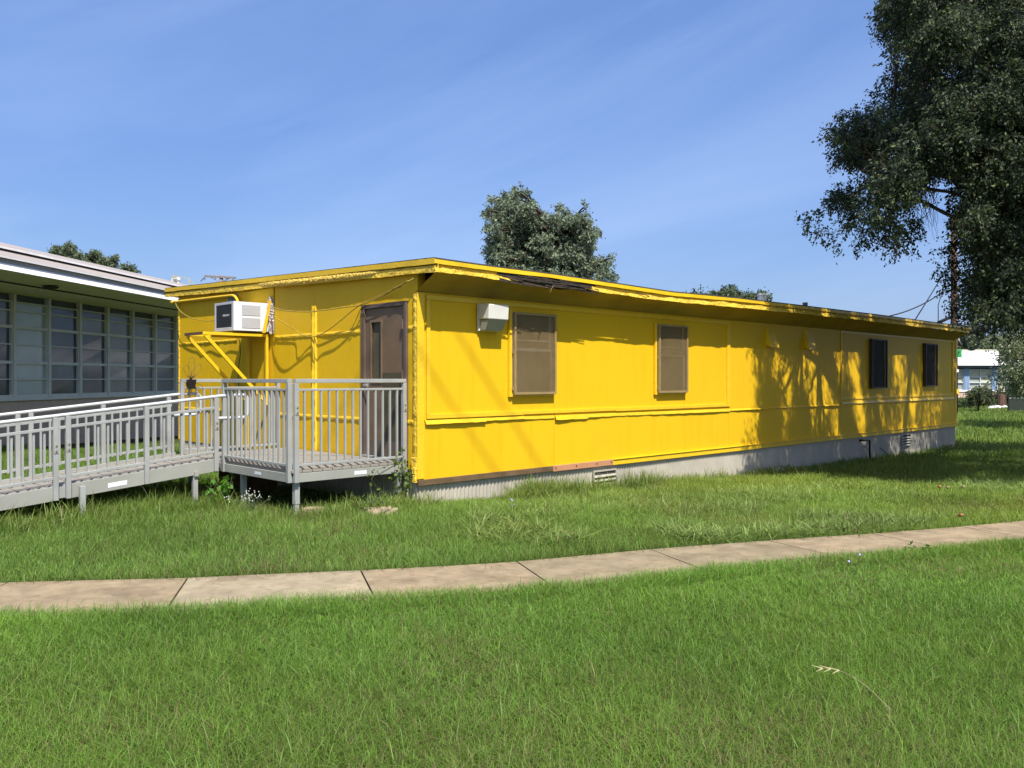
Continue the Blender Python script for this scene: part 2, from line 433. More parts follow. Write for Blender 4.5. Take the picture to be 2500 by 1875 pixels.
# ================================================================== the yellow portable building
LEN = 19.75; DEP = 7.42
BLD = empty('portable_building', wpt(0, 0), TH, 'long yellow portable building with brown door and peeling flat roof edge', 'building')
FS = np.array([-0.1, 0.8, 2.0, 4.95, 6.7, 9.5, 13.2, 20.0]); FZ = np.array([3.12, 3.11, 3.112, 3.066, 3.098, 3.113, 3.125, 3.105])


def roof_z(s, r):
    return float(np.interp(s, FS, FZ)) + 0.0317 * (r + 0.42)


# --- long wall: panels with hairline joints
mb = MB()
seams = [0.0, 2.56, 4.97, 7.41, 9.8, 12.2, 14.65, 17.1, LEN]
for i in range(len(seams) - 1):
    a = seams[i] + (0.002 if i else 0); b = seams[i + 1] - 0.002
    pr = [0, .001, .0, .0015, 0, .001, .0, .001][i]
    mb.box((a, -pr, 0.33), (b, 0.012 - .001, 1.078))
    mb.box((a, 0.003 - pr, 1.08), (b, 0.012 - .001, 2.76))
mb.box((0.02, 0.012, 0.30), (LEN - 0.02, 0.11, 2.9))
mb.build('long_wall', M['yellow'], BLD)
# --- end wall
mb = MB()
er = [0.0, 0.205, 1.235, 2.49, 3.70, 4.62, 6.1, DEP]
for a, b in zip(er[:-1], er[1:]):
    top = 3.0 + 0.0317 * b
    if abs(a - 0.205) < 1e-6:
        mb.box((0.0, a + 0.002, 2.64), (0.1, b - 0.002, top)); continue
    if abs(a - 3.70) < 1e-6:
        mb.box((0.012, a + 0.002, 0.46), (0.1, b - 0.002, top)); continue
    mb.box((0.0, a + 0.002, 0.46), (0.1, b - 0.002, top))
mb.box((0.10, 0.02, 0.3), (0.14, DEP, 3.0))
mb.build('end_wall', M['yellow_end'], BLD)
# hidden far and back walls close the box
mb = MB()
mb.box((LEN - 0.1, 0.11, 0.3), (LEN, DEP - 0.1, 2.9)); mb.box((0.14, DEP - 0.1, 0.3), (LEN, DEP, 3.1))
mb.build('back_wall', M['yellow_end'], BLD)

# --- trim on the long wall
mb = MB()
mb.box((-0.022, -0.022, 0.345), (0.09, 0, 2.74))                       # corner board
T = -0.02
mb.box((0.131, T, 2.655), (7.43, 0.003, 2.715))
mb.box((0.131, T - .002, 1.172), (0.19, 0.003, 2.653))
mb.box((7.33, T - .002, 1.172), (7.43, 0.003, 2.653))
for a, b, z0, z1, pr in ((0.131, 1.875, 1.112, 1.170, .030), (1.879, 4.0, 1.118, 1.170, .024), (4.003, 7.43, 1.108, 1.164, .026)):
    mb.box((a, -pr, z0), (b, 0.003, z1))
for a, b in ((12.17, 15.5), (15.503, 19.45)):
    mb.box((a, -.012, 2.69), (b, 0.003, 2.735)); mb.box((a, -0.014, 1.15), (b, 0.003, 1.205))
mb.box((12.17, T - .002, 1.207), (12.215, 0.003, 2.688)); mb.box((19.405, T - .002, 1.207), (19.45, 0.003, 2.688))
mb.box((19.66, -0.018, 0.345), (19.772, 0, 2.74))
mb.split('trim_strip', M['yellow_trim'], BLD, bevel=0.003)
# bent flashing lip under the frame
mb = MB()
rr = random.Random(5)


def lip(s0, s1, zt0, zt1, h, out, step=0.09):
    P = []
    n = max(2, int((s1 - s0) / step)); b = out
    for i in range(n + 1):
        u = i / n; s = s0 + (s1 - s0) * u; z = zt0 + (zt1 - zt0) * u
        b = max(0.006, b + rr.uniform(-.006, .006)); hh = h + rr.uniform(-.004, .004)
        P.append([(s, 0.002, z + 0.004), (s, -0.006 - b * .4, z), (s, -0.008 - b, z - hh)])
    mb.grid(P)


lip(0.105, 1.15, 1.095, 1.092, 0.05, .03); lip(1.15, 1.9, 1.094, 1.098, 0.04, .025); lip(1.9, 2.552, 1.088, 1.085, 0.042, .018)
lip(2.56, 3.3, 1.082, 1.08, 0.065, .03); lip(3.3, 5.1, 1.08, 1.072, 0.045, .022); lip(5.1, 7.43, 1.07, 1.062, 0.045, .02)
lip(7.44, 9.8, 1.05, 1.05, 0.02, .012); lip(9.8, 12.2, 1.045, 1.045, 0.018, .01); lip(12.2, 19.6, 1.10, 1.10, 0.05, .014, .3)
mb.split('flashing_lip', M['yellow_trim'], BLD, solid=0.003)
# base boards
mb = MB(); mb.box((-0.01, -0.035, 0.258), (2.498, 0.0, 0.333)); o = mb.build('base_board', M['oldwood'], BLD, bevel=0.004); tag(o, 'bare weathered brown base board')
mb = MB(); mb.box((2.502, -0.038, 0.25), (3.91, 0.0, 0.338))
o = mb.build('base_board', M['redwood'], BLD, bevel=0.004); tag(o, 'bare reddish new base board')
mb = MB()
for s in (2.56, 3.02, 3.5, 3.86): mb.box((s - .012, -0.0395, 0.285), (s + .012, -0.037, 0.312))
mb.split('nail_plate', M['felt'], o)
mb = MB()
for a, b in ((3.914, 8.7), (8.704, 13.5), (13.504, 19.86)):
    mb.box((a, -0.032, 0.248), (b, 0.0, 0.334)); mb.box((a, -0.05, 0.334), (b, 0.0, 0.344))
o = mb.build('base_board', M['yellow_trim'], BLD, bevel=0.003); tag(o, 'yellow painted base board')

# --- corrugated skirt, long side and end
def corrugated(along, length, z0, z1, off, amp=0.0105, per=0.0677, drop=0.0):
    P0 = []; n = int(length / per * 8)
    rows = [[], []]
    for i in range(n + 1):
        q = length * i / n; w = amp * math.sin(2 * math.pi * q / per) + 0.004 * math.sin(q * 1.7)
        for k, z in enumerate((z0 - drop * q, z1)):
            rows[k].append((q, off + w, z) if along == 's' else (off + w, q, z))
    return rows


mb = MB(); mb.grid(corrugated('s', LEN, -0.16, 0.29, 0.02, drop=0.0182)); mb.build('skirting', M['galv_corr'], BLD, smooth=True)
mb = MB(); mb.grid(corrugated('r', DEP, -0.12, 0.47, 0.02)); mb.build('skirting', M['galv_corr'], BLD, smooth=True)
# skirt vents
for (s, zt, lab) in ((3.46, 0.165, 'near'), (15.72, 0.175, 'far')):
    w = 0.53; h = 0.27
    mb = MB(); mb.box((s, -0.012, zt - h), (s + w, -0.004, zt))
    v = mb.build('skirt_vent', M['dark_slot'], BLD)
    mb = MB()
    mb.box((s - .02, -0.03, zt), (s + w + .02, -0.005, zt + .025)); mb.box((s - .02, -0.03, zt - h - .02), (s + w + .02, -0.005, zt - h))
    mb.box((s - .02, -0.03, zt - h), (s, -0.005, zt)); mb.box((s + w, -0.03, zt - h), (s + w + .02, -0.005, zt))
    for k in range(4):
        z = zt - 0.035 - k * 0.066
        mb.hexa([(s, -.014, z - .018), (s + w, -.014, z - .018), (s + w, -.010, z - .018), (s, -.010, z - .018),
                 (s, -.045, z - .05), (s + w, -.045, z - .05 + .006), (s + w, -.041, z - .05 + .006), (s, -.041, z - .05)])
    mb.split('louvre', M['galv_corr'], v)

# --- soffit, fascia boards, roof
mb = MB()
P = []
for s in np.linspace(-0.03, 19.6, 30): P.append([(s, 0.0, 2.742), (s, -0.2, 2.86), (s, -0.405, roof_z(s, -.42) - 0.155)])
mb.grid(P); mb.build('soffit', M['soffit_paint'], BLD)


def band(name, s0, s1, zt, zb, r0, material, step=0.16, wob=0.004, topw=0.0, seed=1, out=0.0, taper=None):
    """strip of thin board along the roof edge with an uneven lower edge"""
    q = random.Random(seed); mb = MB(); P = []
    n = max(2, int((s1 - s0) / step)); w1 = w2 = 0; bb = 0
    for i in range(n + 1):
        s = s0 + (s1 - s0) * i / n; base = float(np.interp(s, FS, FZ))
        w1 = 0.7 * w1 + q.uniform(-wob, wob); w2 = 0.7 * w2 + q.uniform(-topw, topw); bb = 0.75 * bb + q.uniform(-out, out)
        z1 = base + zt + w2; z0 = base + zb + w1
        if taper:
            f = taper(s); z0, z1 = z0 + f[0], z1 + f[1]
        P.append([(s, r0, z1), (s, r0 - abs(bb) * .5, (z0 + z1) / 2), (s, r0 - abs(bb), z0)])
    mb.grid(P)
    return mb.build(name, material, BLD, solid=0.008)


band('roof_edge', -0.088, 19.62, 0.0, -0.062, -0.445, M['yellow_trim'], wob=.003, topw=.002, seed=2, out=.004)
band('edge_shadow_board', -0.03, 19.6, -0.05, -0.15, -0.412, M['yellow_rough'], seed=3)
band('fascia_board', -0.078, 1.37, -0.098, -0.162, -0.44, M['yellow_rough'], step=.06, wob=.004, topw=.01, seed=4, out=.006,
     taper=lambda s: (-0.02 * max(0, s - .5), -0.085 * max(0, s - 1.02) / .35 * .9 - 0.012 * max(0, s)))
band('fascia_board', 2.05, 19.6, -0.088, -0.168, -0.44, M['yellow_rough'], step=.12, wob=.006, topw=.012, seed=9, out=.01,
     taper=lambda s: (0.075 * max(0, 1 - (s - 2.05) / 1.1), 0.0 if s < 3 else -0.012))
# torn felt and splinters where the board came away
mb = MB(); q = random.Random(8)
for i in range(46):
    s = q.uniform(1.0, 2.55); ln = q.uniform(.25, .85); base = float(np.interp(s, FS, FZ))
    z = base - q.uniform(.075, .17); r = -0.415 - q.uniform(0, .05); h = q.uniform(.006, .022)
    if s + ln > 3.05: ln = max(.1, 3.05 - s)
    dz = -q.uniform(.0, .05); h2 = h * q.uniform(.1, .6)
    mb.hexa([(s, r, z - h), (s + ln, r - .02, z + dz - h2), (s + ln, r - .012, z + dz - h2), (s, r + .008, z - h),
             (s, r, z + h), (s + ln, r - .02, z + dz + h2), (s + ln, r - .012, z + dz + h2), (s, r + .008, z + h)])
P = []
for s in np.linspace(1.0, 3.0, 24):
    base = float(np.interp(s, FS, FZ)); k = math.sin(math.pi * (s - 1.0) / 2.0)
    P.append([(s, -0.425, base - .055), (s, -0.44, base - .10 - .05 * k), (s, -0.40, base - .12 - .07 * k - q.uniform(0, .02))])
mb.grid(P); mb.build('torn_felt', M['felt'], BLD)
mb = MB()
mb.tube([(2.06, -.46, 2.945), (2.0, -.47, 2.90), (1.97, -.475, 2.845)], .006, 5); mb.tube([(1.5, -.45, 2.935), (1.75, -.46, 2.912), (1.95, -.45, 2.905)], .005, 5)
mb.tube([(1.2, -.45, 2.975), (1.35, -.46, 2.95)], .006, 5); mb.tube([(4.0, -.45, 2.98), (4.2, -.47, 2.955), (4.3, -.455, 2.95)], .006, 5)
mb.split('wood_splinter', M['oldwood'], BLD)
# roof deck
mb = MB(); P = []
for s in list(np.linspace(-0.09, 5, 20)) + list(np.linspace(5.5, 19.64, 20)):
    P.append([(s, -0.452, roof_z(s, -.452) - .004), (s, -0.452, roof_z(s, -.452) + .012), (s, -0.30, roof_z(s, -.30) + .014), (s, 3.6, roof_z(s, 3.6) + .012), (s, 7.86, roof_z(s, 7.86) + .012), (s, 7.86, roof_z(s, 7.86) - .15)])
mb.grid(P); rf = mb.build('roof', M['roof'], BLD)
mb = MB(); mb.tube([(12.2, 2.0, 3.1), (12.2, 2.0, 3.71)], .105, 16); mb.tube([(12.2, 2.0, 3.68), (12.2, 2.0, 3.725)], .115, 16); mb.build('vent_pipe', M['pvc'], rf)
mb = MB(); mb.tube([(12.45, 1.0, 3.1), (12.45, 1.0, 3.46)], .06, 12); mb.build('vent_pipe', M['polegrey'], rf)


# end-wall roof edge
def rake(name, zt, zb, s0, material, rough=0.0, seed=1, n=120, bulge=0.0, wob=0.003, cols=2):
    q = np.random.default_rng(seed); P = []
    w = np.convolve(q.normal(0, 1, n + 9), np.ones(5) / 5, 'same'); w3 = np.convolve(q.normal(0, 1, n + 9), np.ones(3) / 3, 'same')
    for i in range(n + 1):
        r = -0.452 + (7.86 + .452) * i / n; b = 3.12 + 0.0317 * (r + .42)
        row = []
        for k in range(cols + 1):
            u = k / cols
            z = b + zt + (zb - zt) * u + (w[i] * wob if k == cols else 0) + (w3[i] * wob * (1 if bulge else .4) if k == 0 else 0)
            s = s0 - bulge * math.sin(math.pi * min(1, u * .9 + .1)) - (rough * q.uniform(0, 1) if 0 < k <= cols else 0)
            row.append((s, r, z))
        P.append(row)
    mb = MB(); mb.grid(P)
    return mb.build(name, material, BLD, solid=0.006)


rake('roof_edge', 0.004, -0.066, -0.088, M['yellow_trim'], seed=3, wob=.004)
rake('edge_shadow_board', -0.055, -0.16, -0.028, M['yellow_rough'], seed=4, wob=0)
rake('fascia_board', -0.088, -0.168, -0.074, M['yellow_rough'], seed=5, wob=.010, rough=.004)
# crusty foam along the fascia
mb = MB(); q = np.random.default_rng(21); P = []
for i in range(171):
    r = 0.75 + 3.35 * i / 170; b = 3.12 + 0.0317 * (r + .42); k = math.sin(math.pi * i / 170) ** .5
    row = []
    for u in range(7):
        z = b - .075 - .016 * u * (0.4 + .6 * k) + q.normal(0, .003)
        s = -.078 - .028 * k * math.sin(math.pi * u / 6) - abs(q.normal(0, .009)) * k
        row.append((s, r, z))
    P.append(row)
mb.grid(P); mb.build('foam_crust', M['foam'], BLD)

# --- trim on the end wall
mb = MB()
q = random.Random(4)


def batten(r0, r1, z0, z1, out, step=.07):
    P = []
    n = max(2, int((abs(r1 - r0) + abs(z1 - z0)) / step))
    for i in range(n + 1):
        u = i / n; b = out + q.uniform(-.006, .006)
        if abs(r1 - r0) > abs(z1 - z0):
            r = r0 + (r1 - r0) * u; P.append([(0, r, z0), (-b * .6, r, z0 - .004), (-b, r, (z0 + z1) / 2 + q.uniform(-.004, .004)), (-b * .8, r, z1 + .004), (0, r, z1 + q.uniform(-.006, .004))])
        else:
            z = z0 + (z1 - z0) * u; P.append([(0, r0, z), (-b, r0 + .012, z), (-b * .35, (r0 + r1) / 2 + q.uniform(-.005, .005), z), (-b, r1 - .012, z), (0, r1, z)])
    mb.grid(P)


batten(1.262, 2.43, 2.315, 2.262, .016); batten(2.545, 3.70, 2.318, 2.265, .016); batten(5.0, 7.36, 2.315, 2.27, .016); batten(0.075, .195, 2.315, 2.265, .014, .04)
batten(1.262, 2.43, 1.095, 1.045, .016); batten(2.545, 3.66, 1.095, 1.045, .016); batten(4.6, 7.36, 1.10, 1.05, .016); batten(0.075, .195, 1.10, 1.05, .014, .04)
batten(2.435, 2.54, 0.56, 2.72, .028, .08)
mb.split('trim_batten', M['yellow_trim'], BLD)
mb = MB(); q = random.Random(14)
P = []
for i in range(41):
    z = .36 + (2.72 - .36) * i / 40; b = .018 + q.uniform(-.005, .005)
    P.append([(-.001, 0.072, z), (-b, .068 + q.uniform(-.004, .003), z), (-b - .006, .03, z), (-b, -.006, z), (-.002, -.02, z)])
mb.grid(P); mb.build('corner_trim', M['yellow_rough'], BLD, solid=.002)
mb = MB(); mb.box((-.012, 7.37, .48), (0, 7.43, 3.16)); mb.box((-0.05, 0.0, 0.30), (0.0, .06, 0.50)); mb.box((-0.03, -.01, .46), (0, .10, .62)); mb.split('corner_board', M['yellow_rough'], BLD, bevel=.004)

# --- door
FRM = MB()
FRM.box((-.035, 1.155, .56), (.02, 1.231, 2.645)); FRM.box((-.035, .206, .56), (.02, .262, 2.645)); FRM.box((-.035, .262, 2.59), (.02, 1.155, 2.645))
FRM.build('door_frame', M['brown_frame'], BLD, bevel=.004)
mb = MB()
X0 = -0.004
y0, y1, z0, z1 = .266, 1.151, .592, 2.586; gy0, gy1, gz0, gz1 = .80, 1.015, 1.60, 2.395
mb.box((X0, y0, z0), (.045, gy0, z1)); mb.box((X0, gy1, z0), (.045, y1, z1)); mb.box((X0, gy0, z0), (.045, gy1, gz0)); mb.box((X0, gy0, gz1), (.045, gy1, z1))
door = mb.build('door', M['brown'], BLD)
mb = MB(); w = .032
mb.box((-.016, gy0 - w, gz0 - w), (.03, gy0, gz1 + w)); mb.box((-.016, gy1, gz0 - w), (.03, gy1 + w, gz1 + w)); mb.box((-.016, gy0, gz1), (.03, gy1, gz1 + w)); mb.box((-.016, gy0, gz0 - w), (.03, gy1, gz0))
mb.build('pane_frame', M['brown'], door, bevel=.004)
mb = MB(); mb.box((.022, gy0, gz0), (.03, gy1, gz1)); mb.build('pane', M['wired'], door)
mb = MB(); mb.box((-.0075, .35, .80), (-.003, .765, 1.712)); mb.build('dark_panel', M['dark_olive'], door)  # flat dark olive panel over part of the door face
mb = MB(); mb.box((-.007, .285, .60), (-.003, 1.13, .80)); mb.build('kick_plate', M['brown_frame'], door)
mb = MB()
mb.box((-.012, 1.105, 1.44), (X0, 1.145, 1.62)); mb.tube([(-.012, 1.125, 1.545), (-.065, 1.125, 1.545), (-.07, 1.08, 1.54), (-.068, .99, 1.53)], .011, 8)
mb.tube([(-.004, 1.125, 1.545), (-.016, 1.125, 1.545)], .03, 12)
mb.build('handle', M['chrome'], door, smooth=False)
for z in (2.28, 1.62, .78):
    mb = MB(); mb.tube([(-.045, .268, z), (-.045, .268, z + .13)], .009, 8); mb.box((-.042, .262, z), (-.004, .27, z + .13)); mb.build('hinge', M['brown_frame'], door)
mb = MB(); mb.box((-.05, .24, .565), (.02, 1.19, .588)); mb.build('threshold', M['alu'], BLD, bevel=.003)


# --- screened windows
def screened_window(s0, s1, z0, z1, far=False):
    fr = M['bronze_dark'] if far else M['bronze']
    mb = MB(); t = .034
    ro, ri = -.088, -.048
    mb.box((s0, ro, z0), (s0 + t, ri, z1)); mb.box((s1 - t, ro, z0), (s1, ri, z1)); mb.box((s0 + t, ro, z0), (s1 - t, ri, z0 + t)); mb.box((s0 + t, ro, z1 - t), (s1 - t, ri, z1))
    for z in (z0 + .08, z0 + .60):
        mb.box((s0 - .022, -.066, z - .02), (s0, -.04, z + .03))
    w = mb.build('window', fr, BLD, bevel=.003)
    # yellow casing round it
    mb = MB(); c = .05
    mb.box((s0 - c - .01, -.045, z0 - .03), (s0 - .012, 0, z1 + .02)); mb.box((s0 - .012, -.036, z0 - .03), (s1 + .005, 0, z0 + .012))
    mb.box((s1 - .012, -.036, z0 + .012), (s1 + .005, 0, z1 + .02))
    if not far: mb.build('casing', M['yellow_trim'], w, bevel=.003)
    # the sash behind
    mb = MB(); a, b = s0 + .01, s1 - .014; m_ = z0 + .57 * (z1 - z0) - .02
    mb.box((a, -.030, m_ - .022), (b, .0, m_ + .018)); mb.box((a, -.022, z0 + .015), (a + .045, 0, z1)); mb.box((b - .075, -.032, m_ + .018), (b - .055, 0, z1)); mb.box((b - .04, -.02, z0 + .015), (b, 0, m_ - .022))
    mb.box((a + .045, -.026, m_ + .125), (b - .075, 0, m_ + .137))
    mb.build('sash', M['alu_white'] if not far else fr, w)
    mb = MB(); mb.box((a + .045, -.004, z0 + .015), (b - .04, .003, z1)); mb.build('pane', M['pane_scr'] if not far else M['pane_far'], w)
    # expanded metal mesh
    mb = MB(); x0, x1, y0_, y1_ = s0 + t * .6, s1 - t * .6, z0 + t * .6, z1 - t * .6
    W = x1 - x0; H = y1_ - y0_; k = 0.50; sp = .0345
    n = int((W * k + H) / (sp * k)) + 1
    for sg in (1, -1):
        for i in range(n):
            c0 = -W * k + i * sp * k if sg == 1 else i * sp * k
            # z = c0 + k*x (sg 1)  or  z = c0 - k*x (sg -1)
            if sg == 1: xa = max(0, -c0 / k); xb = min(W, (H - c0) / k)
            else: xa = max(0, (c0 - H) / k); xb = min(W, c0 / k)
            if xb - xa < .01: continue
            za = c0 + sg * k * xa; zb = c0 + sg * k * xb
            h = .0023; rr_ = -.068 + (.0015 if sg > 0 else -.0015)
            mb.add([(x0 + xa, rr_, y0_ + za - h), (x0 + xb, rr_, y0_ + zb - h), (x0 + xb, rr_, y0_ + zb + h), (x0 + xa, rr_, y0_ + za + h),
                    (x0 + xa, rr_ - .004, y0_ + za - h - .001), (x0 + xb, rr_ - .004, y0_ + zb - h - .001), (x0 + xb, rr_ - .004, y0_ + zb + h - .003), (x0 + xa, rr_ - .004, y0_ + za + h - .003)],
                   [(4, 5, 6, 7), (0, 1, 5, 4), (3, 7, 6, 2), (0, 3, 2, 1)])
    mb.build('mesh_screen', fr, w)
    return w


screened_window(1.655, 2.52, 1.405, 2.575)
screened_window(5.085, 5.94, 1.39, 2.56)
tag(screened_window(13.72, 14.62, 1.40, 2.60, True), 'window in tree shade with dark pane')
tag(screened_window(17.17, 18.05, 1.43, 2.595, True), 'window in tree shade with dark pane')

# --- vent hoods on the long wall
for s in (8.80, 10.43):
    w = .31
    mb = MB()
    mb.add([(s, 0.004, 2.30), (s + w, 0.004, 2.30), (s + w, 0.004, 2.68), (s, 0.004, 2.68), (s, -.125, 2.262), (s + w, -.125, 2.262), (s, -.012, 2.68), (s + w, -.012, 2.68)],
           [(4, 5, 7, 6), (0, 4, 6, 3), (1, 2, 7, 5), (3, 6, 7, 2), (0, 1, 5, 4)])
    mb.build('vent_hood', M['yellow_trim'], BLD, bevel=.004)
# --- pipe stub on the skirt, loose boards
mb = MB(); mb.tube([(13.2, 0.0, .17), (13.2, -.09, .175), (13.55, -.09, .16), (13.57, -.09, -.45)], .024, 8); mb.build('drain_pipe', M['wire'], BLD, smooth=True)

# ------------------------------------------------------------------ wall lamp (a thing on the wall)
LT = empty('wall_light', wpt(1.0, 0, 2.28), TH, 'off-white boxy floodlight with clear lens left of the first window', 'light')
w = .37; h = .37
mb = MB(); mb.box((0, -.03, 0), (w + .015, -.0205, h + .005)); mb.box((0.005, -.05, 0.0), (w + .01, -.03, h)); mb.build('back_plate', M['lamp_white'], LT, bevel=.006)
mb = MB()
f = -.265
mb.hexa([(.0, -.05, .165), (0, f + .012, .155), (w, f + .012, .155), (w, -.05, .165), (0.0, -.05, h), (0, f, h - .012), (w, f, h - .012), (w, -.05, h)])
mb.build('housing', M['lamp_white'], LT, bevel=.012)
mb = MB()
mb.hexa([(.02, -.052, .01), (.02, -.15, .004), (w - .02, -.15, .004), (w - .02, -.052, .01), (.012, -.052, .153), (.012, f + .02, .153), (w - .012, f + .02, .153), (w - .012, -.052, .153)])
mb.build('lens', M['lens'], LT, bevel=.01)
mb = MB(); mb.tube([(w / 2, -.10, .05), (w / 2, -.10, .13)], .03, 10); mb.build('bulb', M['acwhite'], LT)

# ------------------------------------------------------------------ air conditioner on its shelf
AC = empty('air_conditioner', wpt(0, 3.84, 2.385), TH, 'white window air conditioner with dark front grille on the yellow end wall', 'air conditioner')
W_, H_, D_ = .66, .455, .62
mb = MB(); mb.box((-D_, 0, 0), (0.012, W_, H_)); mb.build('body', M['acwhite'], AC, bevel=.006)
mb = MB()
e = .012
mb.box((-D_ - e, 0.0, 0), (-D_, .06, H_)); mb.box((-D_ - e, W_ - .05, 0), (-D_, W_, H_)); mb.box((-D_ - e, .06, 0), (-D_, W_ - .05, .055)); mb.box((-D_ - e, .06, H_ - .04), (-D_, W_ - .05, H_))
mb.build('front_frame', M['acgrey'], AC, bevel=.004)
mb = MB(); mb.box((-D_ - .004, .06, .055), (-D_ + .004, W_ - .05, H_ - .04)); g = mb.build('grille', M['acdark'], AC)
mb = MB()
for k in range(22):
    z = .065 + k * .0162; mb.box((-D_ - .008, .062, z), (-D_ - .004, W_ - .052, z + .004))
mb.build('fin', M['acdark'], g)
for zz in (.045, .245):
    mb = MB(); mb.box((-D_ + .13, -.003, zz), (-.18, .004, zz + .165)); v = mb.build('side_louvre', M['sign_grey'], AC)
    mb = MB()
    for k in range(13): mb.box((-D_ + .13, -.008, zz + .004 + k * .0125), (-.18, -.003, zz + .010 + k * .0125))
    mb.build('slat', M['acwhite'], v)


def lettering(txt, size, mat_, parent, loc, rot, name='lettering'):
    cu = bpy.data.curves.new(name, 'FONT'); cu.body = txt; cu.size = size; cu.extrude = .0006; cu.align_x = 'CENTER'; cu.align_y = 'CENTER'
    cu.materials.append(mat_)
    t = bpy.data.objects.new('text_source', cu); COL.objects.link(t)
    bpy.context.view_layer.update()
    me = bpy.data.meshes.new_from_object(t.evaluated_get(bpy.context.evaluated_depsgraph_get()))
    bpy.data.objects.remove(t); me.name = name
    if not me.materials: me.materials.append(mat_)
    o = bpy.data.objects.new(name, me); COL.objects.link(o); o.parent = parent; o.location = loc; o.rotation_euler = rot
    return o


lettering('FRIEDRICH', .048, M['lighttext'], AC, (-D_ - .011, .25, .245), (R(90), 0, R(-90)))
# filler, bent panel and foil where the unit meets the wall
mb = MB(); mb.box((-.02, -.13, 0.52), (-.002, .90, .70)); mb.build('filler_board', M['yellow_end'], BLD).location = (0, 3.84, 2.385)
mb = MB()
mb.hexa([(-.15, -.015, -.02), (-.10, -.025, -.02), (-.10, -.02, -.02), (-.15, -.01, -.02), (-.075, -.10, .50), (-.035, -.105, .50), (-.035, -.10, .50), (-.075, -.095, .50)])
mb.build('bent_panel', M['yellow_trim'], AC, solid=.004)
mb = MB(); q = np.random.default_rng(6); P = []
for i in range(25):
    z = -.03 + .58 * i / 24; P.append([(-.002, -.125 + q.normal(0, .004), z), (-.03 - abs(q.normal(0, .015)), -.10, z + q.normal(0, .006)), (-.06 - abs(q.normal(0, .015)), -.07, z), (-.03, -.03 + q.normal(0, .01), z), (0, -.005, z)])
mb.grid(P); mb.build('foil_wrap', M['foil'], AC)
# support shelf
SH = empty('shelf_bracket', wpt(0, 3.84, 0.56), TH, 'yellow steel shelf with slanted braces holding up the air conditioner', 'bracket')
mb = MB(); zs = 1.745
mb.box((-1.1, .03, zs), (-.03, .085, zs + .045)); mb.box((-1.1, .66, zs), (-.03, .715, zs + .045)); mb.box((-1.1, .085, zs + .004), (-1.05, .66, zs + .045))
mb.box((-.70, .085, zs + .036), (-.03, .66, zs + .044)); mb.build('shelf', M['yellow_trim'], SH, bevel=.003)
mb = MB(); mb.box((-1.104, .05, zs), (-1.1, .70, zs + .045)); mb.build('bare_edge', M['oldwood'], SH)
for y in (.055, .69):
    mb = MB(); mb.bar((-1.06, y, zs + .0), (-.03, y, zs - 1.08), .035, .05); mb.build('brace', M['yellow_trim'], SH)
    mb = MB(); mb.box((-.06, y - .025, .65), (-.022, y + .025, zs + .04)); mb.build('upright', M['yellow_trim'], SH)
# conduit and number plate
mb = MB()
pts = [(-.06, 7.56, 3.10), (-.06, 7.35, 3.098), (-.06, 5.10, 3.055)] + [(-.06 - .05 * k / 6, 5.10 - .36 * math.sin(k / 6 * math.pi / 2), 3.055 - .25 * (1 - math.cos(k / 6 * math.pi / 2))) for k in range(1, 7)]
mb.tube(pts, .024, 10); mb.tube([(-.06, 7.5, 3.10), (-.06, 7.62, 3.10)], .033, 10)
cd = mb.build('conduit', M['yellow_trim'], BLD, smooth=True)
SG = empty('number_sign', wpt(-.012, 5.17, 3.0), TH, 'small grey number plate half hidden above the air conditioner', 'sign')
mb = MB(); mb.box((0, -.19, -.085), (.008, .19, .085)); mb.build('plate', M['sign_grey'], SG, bevel=.003)
lettering('P-064', .125, M['text'], SG, (-.0015, 0, -.002), (R(90), 0, R(-90)))


# cables strung along the end wall
def wall_cable(pts, rad, label, material='yellow_wire'):
    P = [Vector((-e * KS / .29, r, z)) for (r, z, e) in pts]
    out = []
    for i in range(len(P) - 1):
        for k in range(4):
            u = k / 4; p0 = P[max(0, i - 1)]; p1 = P[i]; p2 = P[i + 1]; p3 = P[min(len(P) - 1, i + 2)]
            out.append(0.5 * ((2 * p1) + (p2 - p0) * u + (2 * p0 - 5 * p1 + 4 * p2 - p3) * u * u + (3 * p1 - p0 - 3 * p2 + p3) * u ** 3))
    out.append(P[-1])
    mb = MB(); mb.tube(out, rad, 6)
    o = mb.build('wall_cable', M[material], None, smooth=True); o.location = wpt(0, 0); o.rotation_euler = (0, 0, TH)
    return tag(o, label, 'cable', 'cables strung across the yellow end wall')


wall_cable([(-.03, 2.93, .03), (.05, 2.885, .059), (.09, 2.875, .074), (.239, 2.843, .058), (.409, 2.804, .064), (.54, 2.775, .034), (1.115, 2.659, .03), (1.265, 2.637, .069), (1.579, 2.623, .106), (1.902, 2.612, .118), (2.059, 2.61, .147), (2.228, 2.612, .113), (2.477, 2.621, .134), (2.845, 2.648, .168), (3.237, 2.708, .139), (3.62, 2.77, .06)], .009,
           'upper sagging yellow cable from the roof corner over the door to the air conditioner')
wall_cable([(.24, 2.83, .05), (1.011, 2.685, .055), (1.32, 2.602, .053), (1.814, 2.416, .038), (2.247, 2.285, .03), (2.556, 2.259, .03), (2.753, 2.306, .07), (2.924, 2.369, .04), (3.169, 2.464, .052), (3.463, 2.58, .068), (3.63, 2.65, .05)], .007,
           'lower yellow cable dipping deepest between the door and the air conditioner')
wall_cable([(7.40, 3.08, .05), (7.1, 2.95, .10), (6.829, 2.835, .11), (6.5, 2.74, .11), (6.214, 2.695, .109), (6.0, 2.668, .118), (5.76, 2.65, .099), (5.317, 2.647, .113), (5.132, 2.643, .111), (4.928, 2.643, .102), (4.55, 2.66, .111)], .008,
           'yellow cable drooping left of the air conditioner to the far corner')
